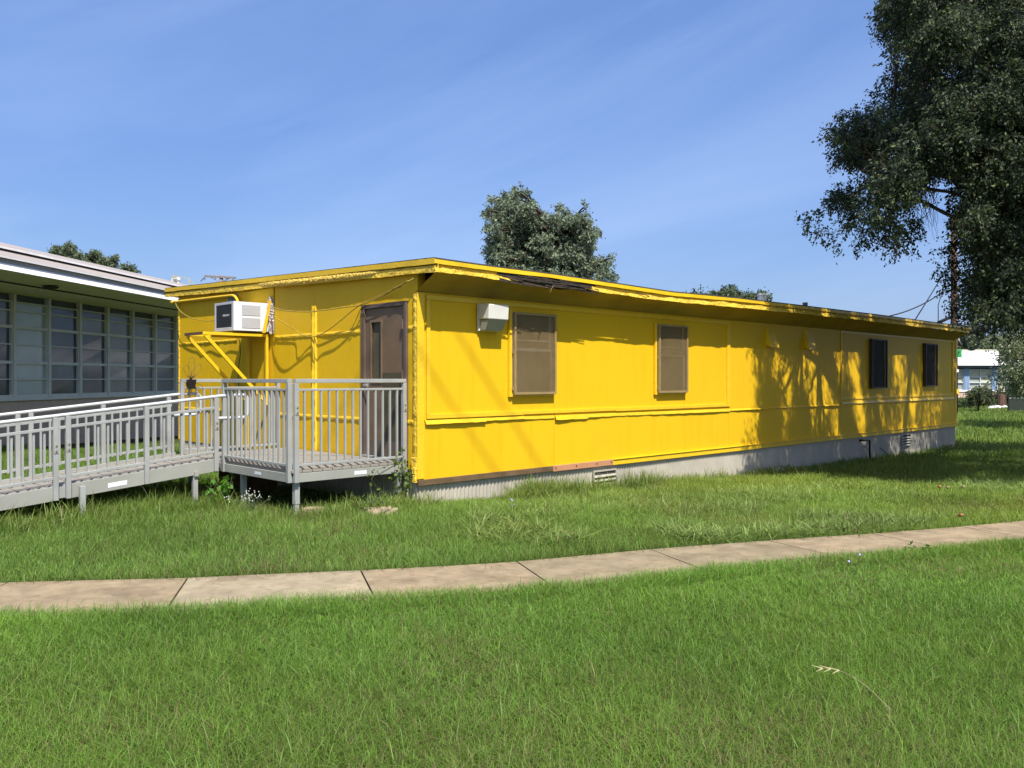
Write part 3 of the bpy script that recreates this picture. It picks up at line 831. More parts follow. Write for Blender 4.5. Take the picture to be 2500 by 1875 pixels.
wall_cable([(1.20, 2.62, .03), (1.30, 2.50, .03), (1.42, 2.36, .03), (1.50, 2.31, .025)], .006, 'short thin cable beside the top of the brown door')
wall_cable([(4.86, 2.30, .02), (4.80, 2.05, .03), (4.90, 1.75, .025), (4.84, 1.4, .03), (4.87, 1.1, .02)], .007, 'thin dark cable hanging down below the air conditioner shelf', 'wireblk')

# ================================================================== landing and ramp
DZ = .56
LD = empty('deck_landing', wpt(-1.667, .226), TH, 'raised aluminium deck landing with railings in front of the brown door', 'deck')
LA, LB = 1.635, 3.065
mb = MB(); n = 12; pw = LA / n
for k in range(n):
    mb.box((k * pw + .006, -.005, DZ - .032), ((k + 1) * pw - .006, LB + .005, DZ))
mb.build('deck_floor', M['deck'], LD, bevel=.003)
mb = MB(); mb.box((.02, .02, DZ - .06), (LA - .02, LB - .02, DZ - .036)); mb.build('underframe', M['dark_slot'], LD)
zt_, zb_ = DZ - .036, DZ - .142
for a, b in (((.07, -.012, zb_), (LA - .07, .02, zt_)), ((.07, LB - .02, zb_), (LA - .07, LB + .012, zt_)), ((-.012, .07, zb_), (.02, LB - .07, zt_)), ((LA - .02, .02, zb_), (LA + .0, LB - .02, zt_))):
    mb = MB(); mb.box(a, b); fb = mb.build('edge_beam', M['alu_beam'], LD, bevel=.004)
    if abs(a[1] + .012) < 1e-6:
        mb = MB(); mb.box((.85, -.0145, zb_ + .03), (1.03, -.0125, zb_ + .075)); mb.build('label_plate', M['label'], fb)
    if abs(a[0] + .012) < 1e-6:
        mb = MB(); mb.box((-.0145, .72, zb_ + .035), (-.0125, .88, zb_ + .07)); mb.build('label_plate', M['label'], fb)
for (a, b) in ((.09, .06), (LA - .07, .06), (.09, 1.38), (.09, LB - .09), (LA - .1, LB - .09)):
    mb = MB(); mb.box((a - .032, b - .032, .16), (a + .032, b + .032, DZ - .06)); mb.box((a - .026, b - .026, -.12), (a + .026, b + .026, .30)); mb.box((a - .07, b - .07, -.02), (a + .07, b + .07, .006))
    mb.build('leg', M['alu'], LD, bevel=.003)


def flat_railing(parent, p, q, z0=DZ, posts=(0, 1), nb=13, post_bottom=None):
    """post-and-baluster railing between two points of the deck edge"""
    p = Vector((*p, 0)); q = Vector((*q, 0)); L_ = (q - p).length; d = (q - p) / L_
    pb = post_bottom if post_bottom is not None else z0 - .145
    zt = 1.63
    mb = MB()
    mb.bar(p + Vector((0, 0, zt - .024)) - d * .02, q + Vector((0, 0, zt - .024)) + d * .02, .06, .048)
    mb.bar(p + Vector((0, 0, zt - .129)) + d * .028, q + Vector((0, 0, zt - .129)) - d * .028, .032, .028)
    mb.bar(p + Vector((0, 0, z0 + .060)) + d * .028, q + Vector((0, 0, z0 + .060)) - d * .028, .032, .032)
    rl = mb.build('railing', M['alu'], parent, bevel=.004)
    for u in posts:
        c = p + d * L_ * u; mb = MB(); mb.bar(c + Vector((0, 0, pb)), c + Vector((0, 0, zt - .05)), .055, .055, up=d); mb.build('post', M['alu'], rl, bevel=.004)
    for k in range(nb):
        c = p + d * L_ * (k + 1) / (nb + 1)
        mb = MB(); mb.bar(c + Vector((0, 0, z0 + .075)), c + Vector((0, 0, zt - .142)), .024, .024, up=d); mb.build('baluster', M['alu'], rl)
    return rl


flat_railing(LD, (.055, -.0), (LA - .02, -.0))
flat_railing(LD, (0, .06), (0, 1.735))
rc = flat_railing(LD, (0, LB), (LA - .14, LB))

SLOPE = .1
RP = empty('access_ramp', wpt(-1.70, 1.99), TH, 'sloping aluminium access ramp with round handrails leading up to the landing', 'ramp')
RW = 1.30; RL = 4.7


def rz(a):            # deck height at a metres down the ramp (a is negative going down)
    return DZ + SLOPE * a


mb = MB()
pl = .142
k = 0
while (k + 1) * pl < RL:
    a0 = -k * pl - .006; a1 = -(k + 1) * pl + .004
    mb.hexa([(a1, .0, rz(a1) - .03), (a0, .0, rz(a0) - .03), (a0, RW, rz(a0) - .03), (a1, RW, rz(a1) - .03), (a1, 0, rz(a1)), (a0, 0, rz(a0)), (a0, RW, rz(a0)), (a1, RW, rz(a1))])
    k += 1
mb.build('ramp_floor', M['deck'], RP)
SECT = [(-.06, -1.86), (-1.99, -4.68)]
for y in (-.02, RW + .02):
    for i, (a0, a1) in enumerate(SECT):
        mb = MB(); t = .016
        mb.hexa([(a1, y - t, rz(a1) - .125), (a0, y - t, rz(a0) - .125), (a0, y + t, rz(a0) - .125), (a1, y + t, rz(a1) - .125),
                 (a1, y - t, rz(a1) + .04), (a0, y - t, rz(a0) + .04), (a0, y + t, rz(a0) + .04), (a1, y + t, rz(a1) + .04)])
        bm_ = mb.build('side_beam', M['alu_beam'], RP, bevel=.003)
        if y < 0 and i == 0:
            mb = MB(); a = -1.42; b = -1.20
            mb.hexa([(a, y - t - .002, rz(a) - .085), (b, y - t - .002, rz(b) - .085), (b, y - t, rz(b) - .085), (a, y - t, rz(a) - .085), (a, y - t - .002, rz(a) - .03), (b, y - t - .002, rz(b) - .03), (b, y - t, rz(b) - .03), (a, y - t, rz(a) - .03)])
            mb.build('label_plate', M['label'], bm_)
        if i == 0:
            mb = MB(); mb.bar((-1.86, y, rz(-1.86) - .04), (-1.99, y, rz(-1.99) - .04), .02, .13); mb.build('joint_plate', M['alu'], bm_)


def bracket(parent, x, y, z, w=.05, h=.12):
    mb = MB(); mb.box((x - w / 2, y - .006, z), (x + w / 2, y, z + h)); b_ = mb.build('bracket', M['alu_beam'], parent, bevel=.002)
    for dz in (.03, h - .03):
        mb = MB(); mb.tube([(x, y - .016, z + dz), (x, y - .005, z + dz)], .010, 8); mb.build('bolt', M['chrome'], b_)


def ramp_railing(y, posts, side):
    H = .845
    mb = MB()
    lo = -4.6
    hi = -.14 if side < 0 else -.17
    mb.bar((lo, y, rz(lo) + .705), (-.10, y, rz(-.10) + .705), .03, .034)
    mb.bar((lo, y, rz(lo) + .135), (-.10, y, rz(-.10) + .135), .03, .034)
    rl = mb.build('railing', M['alu'], RP, bevel=.003)
    # handrail: sloping tube, level end over the landing, bent down and back
    ex = .37 if side < 0 else .40
    pts = [(lo, y, rz(lo) + H), (-2.0, y, rz(-2.0) + H), (-.02, y, rz(-.02) + H + .005), (ex - .12, y, DZ + H + .012)]
    zc = DZ + H + .012; dr = .30; rad = .07
    for k in range(1, 7):
        t = k / 6 * math.pi / 2; pts.append((ex - .12 + rad * math.sin(t), y, zc - rad * (1 - math.cos(t))))
    for k in range(0, 7):
        t = k / 6 * math.pi / 2; pts.append((ex - .12 + rad * math.cos(t), y, zc - dr + rad - rad * math.sin(t)))
    pts.append((-.09, y, zc - dr))
    mb = MB(); mb.tube(pts, .022, 10); mb.build('handrail', M['handrail'], rl, smooth=True)
    for a in posts:
        mb = MB(); mb.box((a - .027, y - .03 * 1, rz(a) - .12), (a + .027, y + .028, rz(a) + H - .018)); mb.build('post', M['alu'], rl, bevel=.004)
    ps = sorted(posts)
    for a, b in zip(ps[:-1], ps[1:]):
        if b - a < .3: continue
        n = 7
        for k in range(n):
            c = a + (b - a) * (k + 1) / (n + 1)
            mb = MB(); mb.box((c - .012, y - .012 + side * .018, rz(c) + .11), (c + .012, y + .012 + side * .018, rz(c) + .70)); mb.build('baluster', M['alu'], rl)


for a_ in (-.09, -1.858, -1.991): bracket(RP, a_, -.0762, rz(a_) + .42)
for a_ in (.055, LA - .02): bracket(LD, a_, -.0285, 1.21)
ramp_railing(-.045, [-.09, -.973, -1.858, -1.991, -2.87, -3.75, -4.55], 1)
ramp_railing(RW + .045, [-.144, -1.02, -1.887, -2.035, -2.92, -3.80, -4.6], -1)
for (a, b) in ((-1.72, -.09), (-1.72, RW + .09), (-4.3, -.09), (-4.3, RW + .09), (-.35, -.0), (-.35, RW)):
    mb = MB(); zt = rz(a) + (.0 if abs(b) > .05 and b < 1.31 or b > 1.31 else -.1)
    mb.box((a - .03, b - .03, -.12), (a + .03, b + .03, zt)); mb.box((a - .07, b - .07, -.03), (a + .07, b + .07, .004)); mb.build('leg', M['alu'], RP, bevel=.003)
mb = MB()
for a in (-1.72, -.35, -4.3): mb.bar((a, -.06, rz(a) - .11), (a, RW + .06, rz(a) - .11), .05, .06)
mb.build('cross_beam', M['alu_beam'], RP)

# ================================================================== the school wing on the left
S0 = np.array([-11.56, 18.96]); A3 = math.atan2(.9943, .1067)      # runs away from the camera
SCH = empty('school_building', (S0[0], S0[1], 0), A3, 'low tan brick school wing with grey window wall and wide soffit', 'building')
# local x along the facade (away), local y to the left/back (so the lit outside is y < 0)
mb = MB(); mb.box((-9, 0, -.3), (24, .3, 1.12)); mb.build('brick_wall', M['brick'], SCH)
mb = MB(); mb.box((-9, -.05, 1.12), (24, .3, 1.19)); mb.build('sill', M['mullion'], SCH, bevel=.006)
mb = MB(); mb.box((-9, .02, 3.60), (24, .3, 3.9)); mb.box((-9, .3, -.3), (-8.7, 9, 3.9)); mb.box((23.7, .3, -.3), (24, 9, 3.9)); mb.box((-8.7, 8.7, -.3), (23.7, 9, 3.9)); mb.build('upper_wall', M['soffit'], SCH)
BAY = 1.233
X00 = .42 - 4 * BAY
kinds = ['blind', 'mid', 'blind', 'dark', 'blind', 'dark', 'mid2', 'mid', 'mid', 'mid', 'dark', 'mid', 'mid', 'mid', 'mid']
q = random.Random(31)
for i in range(15):
    x0 = X00 + i * BAY; x1 = x0 + BAY
    mb = MB(); z0, z1 = 1.19, 3.60
    hm = .042
    mb.box((x0 - hm, -.06, z0), (x0 + hm, .12, z1))
    zs_ = [z0, z0 + .82, z0 + 1.64, z1]
    if i == 14: mb.box((x1 - hm, -.06, z0), (x1 + hm, .12, z1))
    wv = mb.build('window', M['mullion'], SCH)
    mb = MB()
    for z in (z0 + .035, z0 + .82, z0 + 1.64): mb.box((x0 + hm, -.035, z - .035), (x1 - hm, .09, z + .035))
    for z in (z0 + .43, z0 + 1.24, z0 + 2.02, z1 - .187): mb.box((x0 + hm, -.02, z - .014), (x1 - hm, .08, z + .014))
    for (x_, s_) in ((x0 + hm, 1), (x1 - hm, -1)): mb.box((x_, -.025, z0 + .07), (x_ + s_ * .03, .085, z1 - .19))
    mb.build('sash', M['mullion'], wv)
    rows = [(z0 + .07, z0 + .416), (z0 + .444, z0 + .785), (z0 + .855, z0 + 1.226), (z0 + 1.254, z0 + 1.605), (z0 + 1.675, z0 + 2.006), (z0 + 2.034, z1 - .20), (z1 - .175, z1 - .01)]
    mb = MB()
    kd = kinds[i]
    for j, (za, zb) in enumerate(rows):
        if kd == 'blind': mi = 1 if j > 0 or i != 5 else 2
        elif kd == 'dark': mi = 0
        elif kd == 'mid2': mi = 0 if j < 4 else 2
        else: mi = 2
        if j == 6: mi = 0
        elif q.random() < .14: mi = q.choice([0, 2])
        if i == 5 and j == 1: mi = 3
        dep = .035 + q.uniform(-.004, .004)
        mb.add([(x0 + hm + .03, dep, za), (x1 - hm - .03, dep + q.uniform(-.004, .004), za), (x1 - hm - .03, dep + q.uniform(-.004, .004), zb), (x0 + hm + .03, dep, zb)], [(0, 1, 2, 3)], mi)
    mb.build('pane', [M['pane_dark'], M['pane_blind'], M['pane_mid'], M['pane_teal']], wv)
# soffit, fascia and stepped metal roof, running along x
def strip(prof, name, material, x0=-9.5, x1=24.5, wob=0.0):
    mb = MB(); q = random.Random(2); P = []
    n = 60
    for i in range(n + 1):
        x = x0 + (x1 - x0) * i / n
        P.append([(x, -m_, z + (q.uniform(-wob, wob) if k == 0 else 0)) for k, (m_, z) in enumerate(prof)])
    mb.grid(P)
    return mb.build(name, material, SCH, solid=.006)


E_ = EYE
strip([(-.02, 3.615), (1.1, 3.665), (2.19, 3.715)], 'soffit', M['soffit'])
mb = MB(); mb.box((-9.4, -1.155, 3.635), (24.4, -1.115, 3.672)); mb.build('soffit_joint', M['dark_slot'], SCH)
strip([(2.19, 3.70), (2.255, 3.702), (2.195, 3.832)], 'fascia', M['fascia_white'], wob=.005)
strip([(2.185, 3.832), (2.185, 3.925)], 'gutter', M['gutter'])
strip([(2.25, 3.925), (2.25, 3.955), (2.2, 3.958)], 'drip_edge', M['fascia_white'])
strip([(2.2, 3.958), (1.2, 4.275)], 'lower_roof', M['taupe'])
strip([(1.19, 4.275), (1.19, 4.315)], 'roof_gap', M['dark_slot'])
strip([(1.25, 4.318), (1.25, 4.36), (1.2, 4.364)], 'drip_edge', M['fascia_white'])
strip([(1.2, 4.364), (-3.0, 5.40), (-9.0, 4.2)], 'upper_roof', M['taupe'])
mb = MB(); mb.box((24.0, -2.2, 3.70), (24.1, 8.8, 4.1)); mb.box((-9.1, -2.2, 3.70), (-9.0, 8.8, 4.1)); mb.build('end_gable', M['gutter'], SCH)
mb = MB(); n = 20
mb.add([(-.32 + .17 * math.cos(2 * math.pi * k / n), -1.45 + .17 * math.sin(2 * math.pi * k / n), 3.66) for k in range(n)] + [(-.32 + .13 * math.cos(2 * math.pi * k / n), -1.45 + .13 * math.sin(2 * math.pi * k / n), 3.62) for k in range(n)],
       [(k, (k + 1) % n, n + (k + 1) % n, n + k) for k in range(n)] + [tuple(n + k for k in range(n))])
mb.build('ceiling_light', M['dark_slot'], SCH)
# frame on the school roof
p = at(448, 690, 31)
RFm = empty('roof_frame', (p.x, p.y, p.z - .1), R(20), 'small grey steel frame with white panel standing on the school roof', 'frame')
mb = MB()
for a, b in (((-.35, 0, -.3), (-.35, 0, .37)), ((.2, 0, -.3), (.2, 0, .28)), ((-.35, .5, -.3), (-.35, .5, .37)), ((.2, .5, -.3), (.2, .5, .28))): mb.bar(a, b, .06, .06)
for a, b in (((-.35, 0, .34), (.2, 0, .25)), ((-.3, 0, .3), (.05, 0, -.1)), ((.22, 0, .22), (.55, 0, -.15)), ((-.35, 0, .34), (-.35, .5, .34)), ((.2, 0, .25), (.2, .5, .25))): mb.bar(a, b, .04, .04)
mb.build('frame', M['alu_beam'], RFm)
mb = MB(); mb.hexa([(-.42, .1, -.3), (-.02, .1, -.3), (-.02, .14, -.3), (-.42, .14, -.3), (-.40, .1, .26), (-.12, .1, .30), (-.12, .14, .30), (-.40, .14, .26)]); mb.build('panel', M['white_wall'], RFm)


# ================================================================== poles and wires
def crossarm_pole():
    Y = 62.0; p = at(541, 676, Y)
    o = empty('utility_pole', (p.x, p.y, 0), R(0), 'weathered utility pole top with crossarm showing above the school roof', 'pole')
    mb = MB(); mb.tube([(0, 0, -.5), (0, 0, p.z + .12)], [.17, .12], 10); mb.build('pole', M['polegrey'], o, smooth=True)
    mb = MB(); mb.bar((-1.2, -.12, p.z + .04), (1.1, -.12, p.z - .09), .12, .14); mb.bar((-.75, -.12, p.z - .04), (-.05, -.12, p.z - .42), .05, .05); mb.bar((.7, -.12, p.z - .1), (.05, -.12, p.z - .42), .05, .05)
    mb.build('crossarm', M['polegrey'], o)
    for x in (-1.15, -.4, .45, .95):
        mb = MB(); z = p.z - .1; mb.tube([(x, -.12, z), (x - .08, -.14, z - .16)], [.05, .04], 8); mb.build('insulator', M['polegrey'], o)
    mb = MB(); mb.tube([(-1.2, -.12, p.z - .05), (-1.5, -.1, p.z - .35)], .025, 6); mb.build('jumper_wire', M['wire'], o)


crossarm_pole()
Y = 46.0; p = at(2330, 925, Y)
PL = empty('utility_pole', (p.x, p.y, 0), 0, 'tall brown wooden utility pole behind the far end of the yellow building', 'pole')
mb = MB(); mb.tube([(0, 0, -.6), (-.05, 0, 10.5)], [.19, .15], 12); mb.build('pole', M['polewood'], PL, smooth=True)
mb = MB(); mb.box((-.20, -.30, 2.80), (.24, -.19, 3.22)); mb.build('green_plate', M['green'], PL)
mb = MB(); mb.bar((.0, -.305, 2.9), (.1, -.305, 3.12), .03, .03); mb.bar((.02, -.305, 3.1), (.12, -.305, 3.1), .03, .03); mb.build('plate_mark', M['black'], PL)
mb = MB(); mb.box((-.02, -.26, .82), (.12, -.2, 1.08)); mb.build('tag_plate', M['yellow_trim'], PL)
mb = MB(); mb.box((-.02, -.26, 2.0), (.10, -.2, 2.15)); mb.build('tag_plate', M['white_wall'], PL)


def wire(pts, rad, label, name='power_wire', material='wire', group=None, sag=0.0):
    pts = [Vector(p) for p in pts]
    if len(pts) == 2:
        a, b = pts; pts = [a.lerp(b, t / 14) - Vector((0, 0, sag * 4 * (t / 14) * (1 - t / 14))) for t in range(15)]
    mb = MB(); mb.tube(pts, rad, 6); o = mb.build(name, M[material], None, smooth=True)
    return tag(o, label, 'wire', group)


gw = 'wires running from the far roof end to the pole'
a = Vector(wpt(17.9, .1, roof_z(17.9, .1)))
wire([Vector(wpt(14.6, .8, roof_z(14.6, .8))), at(2302, 712, 27)], .018, 'lower power wire rising gently from the yellow roof to the oak', group=gw, sag=.25)
wire([Vector(wpt(17.0, .2, roof_z(17, .2))), at(2305, 664, 27)], .018, 'straight steep power wire from the yellow roof up into the oak', group=gw, sag=.02)
wire([Vector(wpt(18.9, .2, roof_z(18.9, .2))), at(2290, 745, 25), at(2302, 705, 26), at(2309, 680, 27)], .013, 'thinnest slack wire hanging nearest to the pole above the roof', group=gw)
# service head: conduit on the far corner with drip loops
SV = empty('service_mast', wpt(LEN, 0.2, 2.9), TH, 'dark conduit arm with coiled cable loops at the far roof corner', 'conduit')
inv = Matrix.Rotation(-TH, 4, 'Z')
base = Vector(wpt(LEN, .2, 2.9))


def sv(px, py, Y): return inv @ (at(px, py, Y) - base)


mb = MB(); mb.tube([sv(2290, 788, 24.2), sv(2312, 778, 24.3), sv(2330, 770, 24.4)], [.05, .045, .04], 8); mb.tube([sv(2308, 800, 24.3), sv(2340, 812, 24.5), sv(2382, 812, 24.8)], .045, 8)
mb.tube([sv(2378, 811, 24.8), sv(2390, 812, 24.85), sv(2390, 820, 24.85)], [.07, .085, .06], 8); mb.build('conduit', M['wire'], SV, smooth=True)
mb = MB(); mb.hexa([sv(2318, 804, 24.5), sv(2364, 808, 24.5), sv(2364, 808, 24.8), sv(2318, 804, 24.8), sv(2320, 786, 24.5), sv(2362, 796, 24.5), sv(2362, 796, 24.8), sv(2320, 786, 24.8)]); mb.build('junction_box', M['wire'], SV)
mb = MB()
for (cx, cy, rx, ry, yy) in ((2373, 834, 18, 19, 24.7), (2372, 831, 16, 22, 24.75), (2371, 836, 20, 19, 24.65)):
    mb.tube([sv(cx + rx * math.cos(t), cy + ry * math.sin(t), yy + .1 * math.cos(t)) for t in np.linspace(-1.0, math.pi + 1.3, 26)], .014, 6)
mb.build('cable_loop', M['wire'], SV, smooth=True)
mb = MB(); mb.tube([sv(2338, 815, 24.6), sv(2343, 835, 24.6), sv(2348, 843, 24.6), sv(2351, 835, 24.6)], .012, 6); mb.tube([sv(2335, 815, 24.6), sv(2340, 832, 24.6)], .012, 6); mb.build('loose_wire', M['pvc'], SV)

# overhead lines that cross above the lawn and draw the two faint slanting shadows on the long wall
for (w1, w2, lab) in (((.42, 2.55), (2.30, .30), 'overhead power line above the lawn casting the right faint wall shadow'), ((-.1, 2.10), (1.42, .26), 'overhead power line above the lawn casting the left faint wall shadow')):
    P1 = Vector(wpt(w1[0] - KS * 8.5, -8.5, w1[1] + 1.56 * 8.5)); P2 = Vector(wpt(w2[0] - KS * 9.9, -9.9, w2[1] + 1.56 * 9.9))
    dv = (P2 - P1).normalized()
    wire([P1 - dv * 24, P1, P2, P2 + dv * 30], .017, lab, 'power_line')

# ================================================================== far right background
gR = -.385
WB = empty('white_roof_building', (50, 91, gR), R(-1), 'distant low building with white roof and blue window posts', 'building')
mb = MB(); mb.box((-14, 0, -.5), (26, 8, .62)); mb.build('brick_wall', M['brick'], WB)
mb = MB(); mb.box((-14, -.08, .62), (26, 8, .80)); mb.build('sill', M['white_wall'], WB)
mb = MB(); mb.box((-14, .5, .8), (26, 8, 3.3)); mb.build('wall', M['blue_grey'], WB)
q = random.Random(12)
xw = -13.0
for i in range(13):
    x0 = xw + i * 3.0
    mb = MB(); mb.box((x0, -.05, .8), (x0 + .55, .45, 3.15)); mb.build('post', M['blue_post'], WB)
    mb = MB()
    for z in (.8, 1.62, 2.22, 3.0): mb.box((x0 + .55, .05, z - .05), (x0 + 3.0, .3, z + .05))
    for xx in (.55, 1.75, 2.92): mb.box((x0 + xx, .06, .85), (x0 + xx + .08, .29, 2.95))
    w = mb.build('window', M['pale_frame'], WB)
    mb = MB()
    for j, (za, zb) in enumerate(((.85, 1.57), (1.67, 2.17), (2.27, 2.95))):
        for k, (xa, xb) in enumerate(((.63, 1.75), (1.83, 2.92))):
            mb.add([(x0 + xa, .2, za), (x0 + xb, .2, za), (x0 + xb, .2, zb), (x0 + xa, .2, zb)], [(0, 1, 2, 3)], 0 if j == 2 else q.choice([1, 1, 0]))
    mb.build('pane', [M['blind_yel'], M['blind_grey']], w)
mb = MB(); mb.box((-14, -.3, 3.15), (26, .5, 3.45)); mb.build('eave', M['blue_grey'], WB)
mb = MB(); mb.hexa([(-15, -.8, 3.45), (27, -.8, 3.45), (27, 9, 3.45), (-15, 9, 3.45), (-15, -.8, 3.6), (27, -.8, 3.6), (27, 9, 5.35), (-15, 9, 5.35)]); mb.build('roof', M['white_wall'], WB)
mb = MB(); mb.box((-15, 8.8, 5.36), (27, 9.0, 5.5)); mb.build('ridge_cap', M['blind_yel'], WB)
mb = MB()
for x in (-2.2, .0): mb.tube([(x, 2.5, 3.9), (x, 2.5, 4.75)], .05, 6)
mb.box((-2.7, 2.3, 4.05), (-1.7, 2.7, 4.2)); mb.build('roof_vent', M['gutter'], WB)

p = at(2462, 1006, 50)
FN = empty('mesh_fence', (p.x, p.y, gR), R(-4), 'dark green mesh fence panel at the right edge of the far lawn', 'fence')
mb = MB(); mb.box((0, -.02, .05), (6, .0, .86)); mb.build('mesh_panel', M['darkgreen'], FN)
mb = MB(); mb.bar((0, -.01, .88), (6, -.01, .88), .06, .06); mb.build('top_rail', M['gutter'], FN)
for x in (0, 2.4, 4.8):
    mb = MB(); mb.box((x - .04, -.05, -.1), (x + .04, .03, 1.0)); mb.build('post', M['black'], FN)
p = at(2443, 985, 62)
mb = MB(); mb.tube([(0, 0, -.1), (.02, 0, .5), (0, 0, .86)], [.30, .29, .27], 10)
o = mb.build('wooden_post', M['polewood'], None); o.location = (p.x, p.y, gR); tag(o, 'thick dark wooden stump post behind the white sack', 'post')
for x_, y_, h_ in ((2437, 62, 1.7), (2455, 62.5, 1.5)):
    p = at(x_, 960, y_); mb = MB(); mb.tube([(0, 0, -.2), (.03, 0, h_)], .04, 6); o = mb.build('metal_stake', M['polewood'], None); o.location = (p.x, p.y, gR)
    tag(o, 'thin dark stake %s the thick stump post' % ('left of' if x_ == 2437 else 'right of'), 'stake')
p = at(2438, 998, 56)
mb = MB(); q = random.Random(6)
for k in range(9):
    c = Vector((q.uniform(-.45, .45), q.uniform(-.2, .2), .06 + q.uniform(0, .08))); r_ = q.uniform(.10, .2)
    P = [[c + Vector((r_ * 1.5 * math.sin(t) * math.cos(u), r_ * math.sin(t) * math.sin(u), r_ * .8 * math.cos(t))) * q.uniform(.8, 1.15) for u in np.linspace(0, 2 * math.pi, 9)] for t in np.linspace(0.05, math.pi - .05, 6)]
    mb.grid(P)
o = mb.build('white_sack', M['sack'], None); o.location = (p.x, p.y, gR); tag(o, 'crumpled white sack lying on the far lawn', 'sack')

# ================================================================== trees
def unit(a): return a / np.maximum(1e-9, np.linalg.norm(a, axis=-1, keepdims=True))


def leaf_quads(C, D, size, aspect, rng, droop=0.0):
    """diamond leaves at C pointing along D"""
    n = len(C)
    d = unit(D + rng.normal(0, .55, (n, 3)) + np.array([0, 0, -droop]))
    w = unit(np.cross(d, rng.normal(0, 1, (n, 3))))
    l = size * rng.uniform(.7, 1.25, (n, 1)); b = l * aspect * rng.uniform(.8, 1.2, (n, 1))
    nn = np.cross(d, w)
    V = np.stack([C - d * l * .5, C + w * b * .5 + nn * l * .06, C + d * l * .5, C - w * b * .5 + nn * l * .06], 1).reshape(-1, 3)
    Q = np.arange(n * 4).reshape(-1, 4)
    return V, Q


def twig_clusters(clumps, per_twig, twig_len, jit, rng, droop):
    """clumps: (centre, radii, twigs). gives leaf centres, directions, cluster ids and the twig lines"""
    C = []; D = []; I = []; LN = []
    cid = 0
    for (c, rad, nt) in clumps:
        c = np.array(c); rad = np.array(rad)
        u = unit(rng.normal(0, 1, (nt, 3))) * (rng.uniform(0, 1, (nt, 1)) ** .45)
        st = c + u * rad
        out = unit(u * np.array([1, 1, .7]) + rng.normal(0, .5, (nt, 3)) + np.array([0, 0, -droop]))
        for k in range(nt):
            m = rng.integers(int(per_twig * .6), int(per_twig * 1.4) + 1)
            t = rng.uniform(0, 1, (m, 1))
            p = st[k] + out[k] * twig_len * t + np.array([0, 0, -.35 * twig_len]) * droop * t * t + rng.normal(0, jit, (m, 3))
            C.append(p); D.append(np.repeat(out[k][None], m, 0)); I.append(np.full(m, cid + (k % 5) * 1000))
        LN.append((st, st + out * twig_len * .9))
        cid += 1
    return np.concatenate(C), np.concatenate(D), np.concatenate(I), LN


def tints(ids, base, var, rng, young=(.10, .16, .03), p_young=.06):
    n = len(ids)
    ug, inv_ = np.unique(ids, return_inverse=True)
    g = rng.normal(1, var, len(ug))[inv_] * rng.normal(1, var * .9, n)
    col = np.array(base)[None] * np.clip(g, .45, 1.8)[:, None]
    col *= np.stack([rng.normal(1, .07, n), np.ones(n), rng.normal(1, .12, n)], 1)
    y = rng.uniform(0, 1, n) < p_young
    col[y] = np.array(young) * rng.uniform(.7, 1.3, (y.sum(), 1))
    return np.repeat(np.concatenate([np.clip(col, .003, 1), np.ones((n, 1))], 1), 4, 0)


def sticks(LN, rad, keep, rng):
    """thin three-sided twigs"""
    A = np.concatenate([a for a, b in LN]); B = np.concatenate([b for a, b in LN])
    k = rng.uniform(0, 1, len(A)) < keep; A = A[k]; B = B[k]; n = len(A)
    d = unit(B - A); w = unit(np.cross(d, rng.normal(0, 1, (n, 3)))); x = np.cross(d, w)
    V = []
    for q_ in range(3):
        t = 2 * math.pi * q_ / 3; V.append(A + (w * math.cos(t) + x * math.sin(t)) * rad)
    for q_ in range(3):
        t = 2 * math.pi * q_ / 3; V.append(B + (w * math.cos(t) + x * math.sin(t)) * rad * .4)
    V = np.stack(V, 1).reshape(-1, 3); b = np.arange(n)[:, None] * 6
    Q = np.concatenate([b + np.array([[0, 1, 4, 3]]), b + np.array([[1, 2, 5, 4]]), b + np.array([[2, 0, 3, 5]])])
    return V, Q


def bezier_limb(a, b, rng, sagz=0.0, n=9, wob=.12):
    a = np.array(a, float); b = np.array(b, float); L_ = np.linalg.norm(b - a)
    mid = (a + b) / 2 + rng.normal(0, wob * L_ * .5, 3) + np.array([0, 0, sagz * L_])
    return [tuple(a * (1 - t) ** 2 + 2 * mid * t * (1 - t) + b * t * t + (rng.normal(0, .01 * L_, 3) if 0 < t < 1 else 0)) for t in np.linspace(0, 1, n)]


